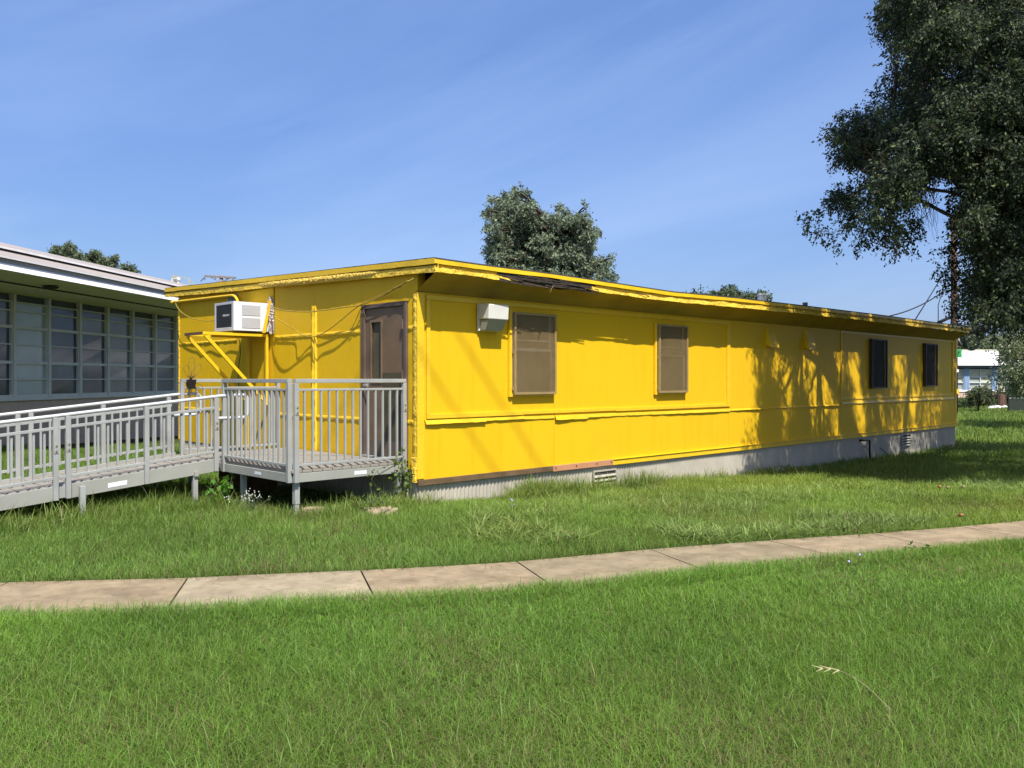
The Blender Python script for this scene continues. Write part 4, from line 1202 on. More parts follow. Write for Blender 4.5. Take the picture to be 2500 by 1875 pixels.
def make_tree(name, label, base, trunk, clumps, leaf, aspect, per_twig, twig_len, jit, base_col, seed, droop=.3, limb_r=.07, cat='tree', group=None, var=.22, stick=.35, stick_r=.008, p_young=.05, young=(.10, .15, .03), hub=None, trunk_r=(.3, .2), leafmat=None, sagz=.12, limb_every=1):
    rng = np.random.default_rng(seed)
    base = np.array(base, float)
    root = empty(name, tuple(base), 0, label, cat, group)
    mb = MB()
    tp = [tuple(np.array(p) - base) for p in trunk]
    n = len(tp); mb.tube(tp, [trunk_r[0] + (trunk_r[1] - trunk_r[0]) * i / (n - 1) for i in range(n)], 12)
    tk = np.array(trunk)
    for i, (c, rad, nt) in enumerate(clumps):
        if i % limb_every: continue
        c = np.array(c)
        k = hub(c) if hub else tk[np.argmin(np.linalg.norm(tk - c, axis=1) + .6 * np.maximum(0, tk[:, 2] - c[2]))]
        P = bezier_limb(np.array(k) - base, c - base, rng, sagz)
        m = len(P); mb.tube(P, [limb_r * (1 - .85 * j / (m - 1)) for j in range(m)], 6, cap=False)
        for _ in range(3):
            e = c + rng.normal(0, 1, 3) * np.array(rad) * .55
            P2 = bezier_limb(P[6], e - base, rng, .05, 5); mb.tube(P2, [limb_r * .32 * (1 - .8 * j / 4) for j in range(5)], 4, cap=False)
    mb.build('trunk', M['bark'], root, smooth=True)
    C, D, I, LN = twig_clusters(clumps, per_twig, twig_len, jit, rng, droop)
    V, Q = leaf_quads(C, D, leaf, aspect, rng, droop * .6)
    raw_mesh('crown', V - base, Q, leafmat or M['leaf'], root, tints(I, base_col, var, rng, young, p_young))
    if stick > 0:
        V, Q = sticks(LN, stick_r, stick, rng)
        raw_mesh('twigs', V - base, Q, M['bark'], root)
    return root, len(C)


def inside(poly, x, y):
    c = False; n = len(poly); j = n - 1
    for i in range(n):
        xi, yi = poly[i]; xj, yj = poly[j]
        if (yi > y) != (yj > y) and x < (xj - xi) * (y - yi) / (yj - yi) + xi: c = not c
        j = i
    return c


# ---- the big live oak at the right: its trunk stands just outside the frame
CROWN = [(2150, -160), (2138, 0), (2120, 60), (2118, 105), (2150, 150), (2180, 150), (2215, 125), (2240, 140), (2190, 165), (2124, 172), (2128, 232), (2070, 245), (2012, 272), (1990, 355), (2000, 425), (2048, 440), (2010, 468), (1954, 512), (1985, 580), (2040, 592), (2060, 560), (2095, 560), (2100, 606), (2128, 570), (2150, 560), (2170, 625), (2215, 610), (2240, 560), (2256, 490), (2280, 425), (2300, 412), (2300, 440), (2306, 500), (2300, 545), (2330, 585), (2338, 640), (2340, 690), (2346, 740), (2350, 780), (2365, 800), (2380, 790), (2405, 810), (2425, 845), (2450, 830), (2470, 820), (2560, 830), (2640, 700), (2640, -160)]
# gaps in the foliage that let sun through to the wall: place on the wall (along, up) and half sizes
GAPS = [(9.25, 2.0, .06, .45), (9.75, 1.55, .08, .35), (10.35, 1.95, .12, .4), (10.9, 1.6, .10, .45), (11.35, 1.4, .14, .5), (11.0, .75, .08, .35), (12.9, 2.05, .2, .4), (13.1, 1.35, .18, .5), (13.3, .75, .2, .5), (12.0, .6, .10, .4), (12.1, 2.0, .08, .5), (15.5, 1.95, .25, .45), (16.0, 1.5, .2, .4), (16.6, .7, .25, .5), (15.1, .8, .14, .45), (14.4, 1.0, .12, .45), (18.6, 1.0, .15, .4), (10.6, 2.4, .12, .2), (17.5, .7, .12, .35), (9.5, .7, .06, .3)]


def wall_hit(c):
    # where the shadow of a point falls on the plane of the long wall
    a_ = c[0] - CO[0]; b_ = c[1] - CO[1]
    s_ = a_ * D1[0] + b_ * D1[1]; r_ = -a_ * D1[1] + b_ * D1[0]
    return s_ - KS * r_, c[2] + 1.56 * r_


def leaves_wall_lit(c, pad=.1):
    s_, z_ = wall_hit(c)
    if s_ < 8.62 + .28 * math.sin(z_ * 4.1) ** 2 and .0 < z_ < 2.45: return True
    return any(abs((s_ - g[0]) / (g[2] + pad)) ** 2 + abs((z_ - g[1]) / (g[3] + pad * 1.7)) ** 2 < 1 for g in GAPS)


rngO = np.random.default_rng(77)
cl = []


def fill(poly, n, ylo, yhi, rad, twigs, margin, sun=None):
    xs_ = [p[0] for p in poly]; ys_ = [p[1] for p in poly]; got = 0; tries = 0
    while got < n and tries < 20000:
        tries += 1
        x = rngO.uniform(min(xs_), max(xs_)); y = rngO.uniform(min(ys_), max(ys_))
        Y = rngO.uniform(ylo, yhi)
        m = margin
        if not all(inside(poly, x + dx, y + dy) for dx, dy in ((0, 0), (m, 0), (-m, 0), (0, m), (0, -m))): continue
        r = rad * rngO.uniform(.75, 1.3)
        if sun and leaves_wall_lit(at(x, y, Y), sun): continue
        cl.append((tuple(at(x, y, Y)), (r, r, r * .75), int(twigs * rngO.uniform(.7, 1.3)))); got += 1


fill(CROWN, 250, 12.8, 18.2, .36, 50, 66, .34)
fill(CROWN, 260, 13.0, 17.4, .22, 24, 42, .24)
fill(CROWN, 320, 13.2, 16.6, .12, 11, 24, .14)
fill(CROWN, 340, 13.4, 16.2, .06, 5, 11, .08)
for (x, y) in ((2312, 600), (2320, 615), (2300, 648), (2315, 660), (2328, 640), (2305, 690), (2322, 700), (2335, 670), (2315, 745), (2330, 760), (2345, 735), (2340, 600), (2352, 780), (2340, 700)):
    cl.append((tuple(at(x, y, 15.2)), (.09, .12, .12), 7))
# drooping sprays at the lower edge of the left limb
for (x, y, Y) in ((1975, 535, 15.2), (2000, 560, 15.2), (2045, 575, 15.3), (2100, 590, 15.2), (2115, 570, 15.4), (2160, 580, 15.3), (2185, 600, 15.2), (2222, 585, 15.3), (2240, 545, 15.3), (2140, 545, 15.5), (2075, 545, 15.4)):
    cl.append((tuple(at(x, y, 14.9 if x > 2100 else Y)), (.10, .12, .16), 9))
n_vis = len(cl)
# the rest of the crown, outside the frame to the right, that shades the lawn and the wall
k = 0
while k < 520:
    u = unit(rngO.normal(0, 1, (1, 3)))[0] * rngO.uniform(.35, 1) ** .5
    c = np.array([12.6, 16.1, 6.9]) + u * np.array([6.2, 6.9, 4.0])
    if c[2] < 3.0: continue
    px = 1250 + F * c[0] / c[1]
    if px < 2600 or leaves_wall_lit(c, .30): continue
    cl.append((tuple(c), (.55, .55, .45), 52)); k += 1
# leaf clumps added out of frame to shade the far third of the wall
k = 0
while k < 120:
    s_ = rngO.uniform(13.4, 20.5); z_ = rngO.uniform(.2, 2.5); t = rngO.uniform(3.4, 5.6)
    c = np.array(wpt(s_ - KS * t, -t, z_ + 1.56 * t))
    if 1250 + F * c[0] / c[1] < 2540 or leaves_wall_lit(c, .05): continue
    cl.append((tuple(c), (.26, .26, .3), 22)); k += 1
OB = (11.7, 17.6, -.25)
trunk = [(11.7, 17.6, -.5), (11.68, 17.6, .6), (11.6, 17.5, 1.6), (11.45, 17.4, 2.6), (11.5, 17.3, 3.6), (11.6, 17.1, 4.8), (11.7, 17.0, 6.0)]
limb_main = [np.array(p) for p in [(11.4, 17.3, 3.0), (10.6, 17.0, 4.3), (9.6, 16.7, 5.1), (8.6, 16.4, 5.6), (7.7, 16.1, 5.7), (7.0, 15.9, 5.4), (10.4, 17.4, 5.6), (9.3, 17.3, 7.0), (8.3, 16.9, 8.2), (11.7, 17.0, 6.0), (12.4, 15.5, 6.0), (13.5, 14.2, 6.6), (13.8, 18.5, 6.6), (11.6, 19.5, 6.4), (10.2, 16.0, 3.6), (12.0, 14.0, 5.2)]]


def oak_hub(c): return limb_main[int(np.argmin([np.linalg.norm(h - c) for h in limb_main]))]


oak, nl = make_tree('oak_tree', 'large dark live oak with drooping branches filling the right edge', OB, trunk, cl, .062, .50, 16, .22, .032, (.050, .070, .038), 5, droop=.55, limb_r=.05,
                    hub=oak_hub, trunk_r=(.52, .3), stick=.55, stick_r=.004, p_young=.12, young=(.12, .16, .055), var=.32, sagz=.03, limb_every=20)
mb = MB(); ob = np.array(OB)
for chain, r0, r1 in (([(11.5, 17.4, 2.4), (11.4, 17.3, 3.0), (10.6, 17.0, 4.3), (9.6, 16.7, 5.1), (8.6, 16.4, 5.6), (7.7, 16.1, 5.7), (7.0, 15.9, 5.4)], .22, .05),
                      ([(11.4, 17.3, 3.6), (10.4, 17.4, 5.6), (9.3, 17.3, 7.0), (8.3, 16.9, 8.2)], .2, .06), ([(11.7, 17.0, 6.0), (12.4, 15.5, 6.0), (13.5, 14.2, 6.6)], .18, .07),
                      ([(11.7, 17.0, 5.6), (13.8, 18.5, 6.6)], .18, .08), ([(11.6, 17.1, 5.0), (11.6, 19.5, 6.4)], .18, .08), ([(11.4, 17.3, 3.0), (10.2, 16.0, 3.6)], .12, .05), ([(11.6, 17.1, 4.6), (12.0, 14.0, 5.2)], .14, .06)):
    P = [tuple(np.array(p) - ob) for p in chain]; n = len(P); mb.tube(P, [r0 + (r1 - r0) * i / max(1, n - 1) for i in range(n)], 8)
mb.build('limb', M['bark'], oak, smooth=True)
# a few bare hanging twigs at the lobe's inner edge
mb = MB(); q = np.random.default_rng(3)
for k in range(34):
    a = np.array(at(q.uniform(2215, 2300), q.uniform(400, 470), 15.4)); b = np.array(at(q.uniform(2225, 2292), q.uniform(500, 590), 15.4))
    P = bezier_limb(a - ob, b - ob, q, -.1, 7, .25); mb.tube(P, [.007 * (1 - .7 * i / 6) for i in range(7)], 4)
mb.build('hanging_twigs', M['bark'], oak)


# ---- background trees
def cloud(poly, n, Y0, Y1, rad, twigs, margin, seed):
    global rngO
    rngO = np.random.default_rng(seed); cl.clear(); fill(poly, n, Y0, Y1, rad, twigs, margin); return list(cl)


CT = [(1178, 560), (1172, 520), (1190, 500), (1195, 470), (1222, 462), (1232, 450), (1262, 446), (1292, 452), (1308, 475), (1314, 500), (1331, 552), (1350, 492), (1380, 480), (1394, 504), (1404, 536), (1414, 500), (1440, 490), (1455, 520), (1468, 548), (1478, 575), (1470, 605), (1482, 625), (1500, 615), (1516, 640), (1512, 680), (1495, 700), (1490, 760), (1180, 760), (1176, 690), (1168, 640), (1170, 590)]
c1 = cloud(CT, 110, 48, 53, .62, 38, 34, 2); c2_ = cloud(CT, 130, 47.5, 52, .34, 16, 20, 3) + cloud(CT, 190, 48, 51.5, .15, 6, 9, 4)
bx = at(1377, 925, 50.5)
make_tree('shade_tree', 'tall grey-green tree rising behind the middle of the yellow roof', (bx.x, 50.5, -.5), [(bx.x, 50.5, -.5), (bx.x, 50.5, 4), (bx.x - .05, 50.5, 7.5), (bx.x - .4, 50.4, 10)], c1 + c2_, .19, .5, 14, .30, .09, (.17, .21, .135), 8, droop=.25, limb_r=.13, trunk_r=(.45, .2), stick=.3, stick_r=.018, p_young=.08, young=(.22, .26, .15), var=.2)  # leaf colours lightened to stand in for haze over the tree
c1 = cloud([(1700, 735), (1705, 722), (1738, 715), (1750, 702), (1790, 700), (1808, 718), (1830, 706), (1868, 712), (1880, 735), (1880, 780), (1700, 780)], 60, 68, 72, .55, 26, 14, 5)
b = at(1790, 925, 70); make_tree('shade_tree', 'small round-topped tree showing beside the white roof pipe', (b.x, 70, -.6), [(b.x, 70, -.6), (b.x, 70, 3), (b.x, 70, 6)], c1, .26, .5, 12, .45, .12, (.085, .11, .06), 9, trunk_r=(.3, .15), stick=0, limb_r=.1)
c1 = cloud([(1672, 722), (1690, 711), (1716, 714), (1722, 730), (1722, 760), (1672, 760)], 8, 76, 79, .7, 26, 6, 6)
b = at(1697, 925, 78); make_tree('shade_tree', 'tiny distant treetop left of the small round-topped tree', (b.x, 78, -.6), [(b.x, 78, -.6), (b.x, 78, 4), (b.x, 78, 7)], c1, .30, .5, 12, .7, .15, (.085, .11, .06), 10, trunk_r=(.25, .12), stick=0, limb_r=.08)
c1 = cloud([(122, 612), (128, 598), (150, 604), (160, 604), (166, 586), (174, 588), (184, 604), (200, 618), (207, 636), (205, 660), (122, 660)], 60, 60, 63, .22, 14, 7, 12) + cloud([(124, 606), (129, 596), (150, 602), (161, 600), (167, 584), (173, 588), (186, 606), (202, 622), (202, 640), (124, 640)], 50, 60, 62, .08, 5, 2, 17)
b = at(165, 925, 61); make_tree('shade_tree', 'treetop with one tall tuft above the left school roof', (b.x, 61, -.2), [(b.x, 61, -.2), (b.x, 61, 4), (b.x, 61, 9)], c1, 0.16, .5, 10, .22, .08, (.12, .15, .085), 11, trunk_r=(.3, .15), stick=.2, stick_r=.02, limb_r=.08)
c1 = cloud([(206, 640), (214, 616), (232, 611), (244, 618), (262, 634), (272, 628), (284, 620), (290, 624), (288, 645), (280, 668), (208, 668)], 60, 62, 65, .20, 14, 7, 13) + cloud([(208, 634), (216, 614), (232, 609), (246, 618), (262, 632), (284, 618), (291, 622), (286, 645), (208, 650)], 50, 62, 64, .08, 5, 2, 18)
b = at(245, 925, 63); make_tree('shade_tree', 'lower wider treetop above the middle of the left school roof', (b.x, 63, -.2), [(b.x, 63, -.2), (b.x, 63, 4), (b.x, 63, 8.6)], c1, 0.16, .5, 10, .22, .08, (.12, .15, .085), 14, trunk_r=(.3, .15), stick=.2, stick_r=.02, limb_r=.08)
c1 = cloud([(308, 658), (312, 648), (322, 656), (324, 670), (308, 672)], 4, 66, 67, .35, 20, 2, 14)
b = at(315, 925, 66); make_tree('shade_tree', 'smallest treetop tip right of the treetops above the school roof', (b.x, 66, -.2), [(b.x, 66, -.2), (b.x, 66, 4), (b.x, 66, 9.4)], c1, .26, .5, 12, .6, .12, (.09, .12, .065), 15, trunk_r=(.25, .1), stick=0, limb_r=.06)
# tree line behind the white-roofed building
for k, (x0, x1, yt, Y, lab) in enumerate(((2330, 2400, 812, 122, 'hazy distant tree directly behind the coiled cable loops'), (2388, 2450, 832, 126, 'low hazy distant tree between the cable loops and the oak'), (2436, 2500, 842, 130, 'hazy distant tree at the right edge above the white roof'), (2490, 2600, 830, 124, 'hazy distant tree just past the right edge'))):
    c1 = cloud([(x0, 900), (x0 + 4, yt + 20), (x0 + (x1 - x0) * .35, yt), (x0 + (x1 - x0) * .7, yt + 4), (x1 - 3, yt + 22), (x1, 900)], 40, Y, Y + 6, 1.6, 30, 8, 40 + k)
    b = at((x0 + x1) / 2, 925, Y + 3)
    if k == 3: continue
    make_tree('distant_tree', lab, (b.x, Y + 3, -.6), [(b.x, Y + 3, -.6), (b.x, Y + 3, 3), (b.x, Y + 3, 5)], c1, .5, .55, 11, 1.2, .25, (.12, .145, .085), 50 + k, trunk_r=(.3, .15), stick=0, limb_r=.1, group='distant trees behind the white-roofed building')
# young tree in sun at the right, small garden tree
c1 = cloud([(2405, 820), (2440, 790), (2600, 780), (2640, 900), (2560, 975), (2490, 968), (2440, 955), (2420, 935), (2395, 930), (2440, 905), (2400, 900), (2396, 880), (2440, 860)], 60, 32, 36, .30, 20, 16, 31)
b = at(2545, 925, 34)
make_tree('young_tree', 'light green leafy branches in sun in front of the white roof', (b.x, 34, -.4), [(b.x, 34, -.5), (b.x, 34, 1), (b.x - .1, 34, 2.4)], c1, .12, .45, 12, .35, .08, (.15, .19, .085), 32, trunk_r=(.1, .06), stick=.5, stick_r=.012, limb_r=.035, p_young=.25, young=(.30, .32, .20), leafmat=M['leaf_thin'])
c1 = cloud([(2362, 985), (2360, 960), (2375, 945), (2400, 940), (2425, 952), (2430, 975), (2415, 990), (2395, 992)], 40, 50.6, 52, .20, 18, 9, 33)
b = at(2390, 925, 51.3)
make_tree('garden_tree', 'small round bushy tree on a thin trunk on the far lawn', (b.x, 51.3, gR), [(b.x - .1, 51.3, gR - .1), (b.x, 51.3, gR + .4), (b.x + .05, 51.3, gR + .8)], c1, .12, .5, 11, .2, .06, (.085, .10, .05), 34, trunk_r=(.06, .04), stick=.3, stick_r=.01, limb_r=.03, p_young=.12)
for (x, y, Y, r, lab) in ((2452, 966, 66, .9, 'low dark shrub beside the thick stump post'), (2478, 960, 70, 1.1, 'wide low shrub before the distant windows at the right edge'), (2356, 990, 56, .45, 'small grassy shrub beside the far end of the yellow building'), (2420, 985, 72, .6, 'low shrub behind the small round garden tree')):
    c = at(x, y, Y); c1 = [((c.x + rngO.normal(0, r * .6), Y + rngO.normal(0, .3), c.z + rngO.normal(0, .12)), (r * .5, r * .5, r * .35), 22) for _ in range(9)]
    make_tree('shrub', lab, (c.x, Y, gR), [(c.x, Y, gR - .1), (c.x, Y, gR + .2)], c1, .16, .4, 10, .35, .1, (.055, .085, .03), 60 + int(x) % 7, trunk_r=(.05, .03), stick=0, limb_r=.02, cat='shrub')

# ================================================================== grass
def vnoise(x, y, sc, seed):
    rg = np.random.default_rng(seed); G = rg.uniform(0, 1, (256, 256))
    u = np.asarray(x) / sc + 97.3; v = np.asarray(y) / sc + 53.7
    i = np.floor(u).astype(int); j = np.floor(v).astype(int); a = u - i; b = v - j
    a = a * a * (3 - 2 * a); b = b * b * (3 - 2 * b)
    g = lambda p, q_: G[p % 256, q_ % 256]
    return (g(i, j) * (1 - a) + g(i + 1, j) * a) * (1 - b) + (g(i, j + 1) * (1 - a) + g(i + 1, j + 1) * a) * b


def fbm(x, y, sc, seed): return .55 * vnoise(x, y, sc, seed) + .3 * vnoise(x, y, sc * .45, seed + 1) + .15 * vnoise(x, y, sc * .2, seed + 2)


def local(x, y):
    a = x - CO[0]; b = y - CO[1]
    return a * D1[0] + b * D1[1], a * D2[0] + b * D2[1]


def blades(name, x, y, h, w, lean, az, tint, rows, label):
    n = len(x); z = ground(x, y) - .012
    ts = [0, .5, 1.0] if rows == 2 else [0, .38, .72, 1.0]
    ca, sa = np.cos(az), np.sin(az)
    wx, wy = -sa, ca
    tw = RNG.normal(0, .5, n)
    cw, sw_ = np.cos(tw), np.sin(tw)
    wx, wy = wx * cw - wy * sw_, wx * sw_ + wy * cw
    V = []
    k = len(ts)
    for i, t in enumerate(ts):
        dx = h * lean * t ** 1.8; zz = h * t * (1 - .33 * np.clip(lean, 0, 2) * t)
        cx, cy, cz = x + ca * dx, y + sa * dx, z + np.maximum(zz, .004)
        if i == k - 1: V.append(np.stack([cx, cy, cz], -1)[:, None])
        else:
            ww = w * (1 - .45 * t) / 2
            V.append(np.stack([np.stack([cx - wx * ww, cy - wy * ww, cz], -1), np.stack([cx + wx * ww, cy + wy * ww, cz], -1)], 1))
    V = np.concatenate(V, 1); m = V.shape[1]; b = np.arange(n)[:, None] * m
    Q = np.concatenate([b + np.array([[2 * i, 2 * i + 1, 2 * i + 3, 2 * i + 2]]) for i in range(k - 2)])
    T = b + np.array([[m - 3, m - 2, m - 1]])
    tt = np.concatenate([tint, np.ones((n, 1))], 1)
    tt = np.repeat(tt[:, None], m, 1).copy()
    o = raw_mesh(name, V.reshape(-1, 3), Q, M['blade'], None, tt.reshape(-1, 4), T)
    return tag(o, label, 'grass', kind='stuff')


def scatter(x0, x1, y0, y1, dens, margin=1.8):
    n = int((x1 - x0) * (y1 - y0) * dens)
    x = RNG.uniform(x0, x1, n); y = RNG.uniform(y0, y1, n)
    k = np.abs(x) < .625 * y + margin
    x, y = x[k], y[k]
    s, r = local(x, y)
    inb = (s > -.0) & (s < LEN) & (r > .03) & (r < DEP)
    sx = (x - S0[0]) * math.cos(A3) + (y - S0[1]) * math.sin(A3); sy = -(x - S0[0]) * math.sin(A3) + (y - S0[1]) * math.cos(A3)
    ins = (sx > -9) & (sx < 24) & (sy > -.03)
    k = ~(inb | ins)
    return x[k], y[k]


def grass_tint(x, y, base, seed, straw=.04, dry=None, amt=.22):
    n = len(x)
    v = .80 + .75 * (fbm(x, y, 1.6, seed) - .38) + RNG.normal(0, amt, n)
    c = np.array(base)[None] * np.clip(v, .4, 1.7)[:, None]
    yel = np.clip(fbm(x, y, 2.6, seed + 9) * 1.5 - .5 + RNG.normal(0, .18, n), 0, 1)
    c = c * (1 - .35 * yel[:, None]) + np.array([base[0] * 1.7, base[1] * 1.12, base[2] * .9])[None] * (.35 * yel[:, None])
    p = straw * np.ones(n)
    if dry is not None: p = p + dry
    st = RNG.uniform(0, 1, n) < p
    c[st] = np.array([.24, .20, .085]) * RNG.uniform(.55, 1.2, (st.sum(), 1))
    return c


GB = (.148, .282, .040)
# --- mown lawn in front of the sidewalk
x, y = scatter(-7.5, 11, 2.3, 12.2, 9500)
dd, on = on_walk(x, y)
lim = WALKW - .02 - .05 * vnoise(x, y, .35, 5)
k = dd > lim
x, y, dd = x[k], y[k], dd[k]
pt = fbm(x, y, .9, 21)
h = (.040 + .060 * pt) * RNG.uniform(.5, 1.4, len(x))
ne = dd - WALKW < .30
h[ne] = np.maximum(h[ne], RNG.uniform(.05, .135, ne.sum()) * (.75 + .5 * vnoise(x, y, .3, 4)[ne]))
lean = np.abs(RNG.normal(.95, .6, len(x))); az = RNG.uniform(0, 2 * math.pi, len(x))
w = RNG.uniform(.0017, .0033, len(x)) * np.clip(y / 5.0, .8, 1.7)
dryp = np.clip((fbm(x, y, 1.7, 61) - .58) * 1.1, 0, .3) + np.clip((4.9 - y) * .08, 0, .12) * (x < 1.5)
blades('lawn_grass', x, y, h, w, lean, az, grass_tint(x, y, GB, 33, .045, dryp, .30), 3, 'short mown green lawn grass in front of the sidewalk')
# sparse longer blades standing above the mown lawn
x, y = scatter(-7, 10.5, 2.4, 12, 90)
dd, on = on_walk(x, y); k = dd > WALKW; x, y = x[k], y[k]
blades('lawn_grass', x, y, RNG.uniform(.09, .17, len(x)), RNG.uniform(.003, .005, len(x)), np.abs(RNG.normal(.8, .4, len(x))), RNG.uniform(0, 6.28, len(x)), grass_tint(x, y, (.15, .27, .055), 35, .12), 3, 'taller single grass blades above the mown lawn')

# --- rougher grass between the sidewalk and the building
x, y = scatter(-10, 14, 5.8, 21, 4600, 1.5)
dd, on = on_walk(x, y)
s, r = local(x, y)
far = np.hypot(x, y)
k = (dd < -.0 - .03 * vnoise(x, y, .4, 8)) & (RNG.uniform(0, 1, len(x)) < np.clip(11.5 / far, .35, 1) ** 1.6)
under = (s > -1.6) & (s < 0) & (r > .30) & (r < 3.3)
k &= ~(under & (RNG.uniform(0, 1, len(x)) < .93))
x, y, s, r, dd, far = x[k], y[k], s[k], r[k], dd[k], far[k]
pt = fbm(x, y, 1.1, 71)
h = (.055 + .075 * pt) * RNG.uniform(.55, 1.4, len(x))
h *= 1 + .8 * np.clip((-dd - .8) / 1.8, 0, 1) * vnoise(x, y, .7, 73) * np.clip(1.5 - s / 9, .25, 1)
wall = np.clip(1 - (-r) / 1.1, 0, 1) * (r < .0) * (s > -.2)
h *= 1 + .7 * wall * (vnoise(x, y, .5, 75)) * (s < 6) * (s > 1.5)
h *= np.where((s > -.1) & (s < 1.6), 1 - .35 * wall, 1)
h *= np.where(s > 6, 1 - .45 * wall, 1)
h = np.clip(h, .02, .30)
ramp = (s < -1.6) & (r > 1.3)
h[ramp] *= 1.35
lean = np.abs(RNG.normal(.75, .45, len(x))); az = RNG.uniform(0, 2 * math.pi, len(x))
w = RNG.uniform(.0024, .0044, len(x)) * np.clip(far / 9, .9, 2.2)
dryp = np.clip((fbm(x, y, 1.3, 81) - .60) * 1.4, 0, .4)
yg = np.clip((s + 1) / 9, 0, 1)[:, None]
base = np.array([.150, .262, .046]) * (1 - yg) + np.array([.195, .292, .048]) * yg
tt = grass_tint(x, y, (1, 1, 1), 41, .05, dryp, .30)
isst = tt[:, 0] < .4
tt = np.where(isst[:, None], tt, tt * base)
blades('rough_grass', x, y, h, w, lean, az, tt, 3, 'longer rough grass between the sidewalk and the yellow building')
# coarse broad blades in clumps (crab grass) right of the middle, and at the sidewalk edge
cx = []; cy = []; ch = []
for _ in range(2300):
    px = RNG.uniform(1150, 2520); Y = RNG.uniform(8.2, 14.5); X = (px - 1250) / F * Y
    d_, o_ = on_walk(np.array([X]), np.array([Y])); s_, r_ = local(X, Y)
    if d_[0] > -.12 or r_ > -.15: continue
    if fbm(np.array([X]), np.array([Y]), 1.5, 91)[0] < .47: continue
    n = RNG.integers(10, 26); cx += list(X + RNG.normal(0, .05, n)); cy += list(Y + RNG.normal(0, .05, n)); ch += list(RNG.uniform(.10, .24, n))
x, y, h = np.array(cx), np.array(cy), np.array(ch)
blades('coarse_grass', x, y, h, RNG.uniform(.007, .014, len(x)), np.abs(RNG.normal(1.15, .5, len(x))), RNG.uniform(0, 6.28, len(x)), grass_tint(x, y, (.20, .285, .075), 43, .03), 3, 'coarse broad-bladed crab grass in the strip along the sidewalk')
# tall tufts along the skirting, ramp legs and landing
cx = []; cy = []; ch = []; cl_ = []
def tuft(s_, r_, hh, n, sp):
    p = wpt(s_, r_); cx.extend(p[0] + RNG.normal(0, sp, n)); cy.extend(p[1] + RNG.normal(0, sp, n)); ch.extend(hh * RNG.uniform(.5, 1.15, n))


for _ in range(260):
    s_ = RNG.choice([RNG.uniform(1.2, 2.6), RNG.uniform(1.5, 5.2), RNG.uniform(1.5, 5.2), RNG.uniform(5, 9.5)]); p = .5 + .5 * math.sin(s_ * 2.1 + 1) * math.cos(s_ * .83)
    if RNG.uniform() > .25 + .75 * p: continue
    tuft(s_, -RNG.uniform(.06, .55), RNG.uniform(.2, .44) * (1 if 1.6 < s_ < 5.0 else .68), int(RNG.integers(26, 60)), .085)
for _ in range(30): tuft(RNG.uniform(9, 19), -RNG.uniform(.1, .5), RNG.uniform(.08, .18), 16, .09)
for _ in range(60): tuft(RNG.uniform(-1.5, .15), -RNG.uniform(-.2, .35), RNG.uniform(.16, .34), int(RNG.integers(10, 24)), .06)
for _ in range(70): tuft(RNG.uniform(-5.0, -1.7), RNG.uniform(1.2, 2.3), RNG.uniform(.18, .38), int(RNG.integers(10, 26)), .08)
for _ in range(60): tuft(RNG.uniform(-4.5, -1.6), RNG.uniform(2.3, 5.2), RNG.uniform(.16, .34), int(RNG.integers(10, 26)), .10)
for _ in range(12): tuft(RNG.uniform(-3.9, -3.3), RNG.uniform(1.7, 1.95), RNG.uniform(.22, .4), 18, .06)
for _ in range(12): tuft(RNG.uniform(-1.7, -.9), RNG.uniform(.2, .5), RNG.uniform(.15, .33), 12, .05)
x, y, h = np.array(cx), np.array(cy), np.array(ch)
blades('tall_grass', x, y, h, RNG.uniform(.006, .011, len(x)), np.abs(RNG.normal(.6, .4, len(x))), RNG.uniform(0, 6.28, len(x)), grass_tint(x, y, (.17, .25, .055), 45, .06), 3, 'tall tufts of grass growing against the skirting and deck legs')
# thin arching seed stalks
n = 260; ss = RNG.uniform(-4.5, 9.5, n); p = np.array([wpt(a, b) for a, b in zip(ss, -RNG.uniform(.1, 1.3, n) + np.where(ss < -1.5, 2.6, 0))])
blades('seed_stalks', p[:, 0], p[:, 1], RNG.uniform(.3, .55, n), np.full(n, .0035), np.abs(RNG.normal(.55, .3, n)), RNG.uniform(0, 6.28, n), grass_tint(p[:, 0], p[:, 1], (.20, .22, .08), 47, .25), 3, 'thin arching seed stalks in front of the skirting')
# blades leaning over the sidewalk edges
n = 5200; d_ = RNG.uniform(.5, seg[-1] - 2, n); X = np.interp(d_, seg, EDGE[:, 0]); Yy = np.interp(d_, seg, EDGE[:, 1])
side = RNG.uniform(0, 1, n) < .42
nrm = np.array([edge_at(q_)[1] for q_ in d_])
off = np.where(side, RNG.uniform(-.04, .02, n), WALKW + RNG.uniform(-.05, .05, n))
x = X + nrm[:, 0] * off; y = Yy + nrm[:, 1] * off
az = np.arctan2(nrm[:, 1], nrm[:, 0]) + np.where(side, 0, math.pi) + RNG.normal(0, .7, n)
blades('edge_grass', x, y, RNG.uniform(.06, .15, n), RNG.uniform(.003, .006, n), np.abs(RNG.normal(1.1, .45, n)), az, grass_tint(x, y, (.13, .23, .045), 49, .06), 3, 'grass blades leaning over both edges of the sidewalk')

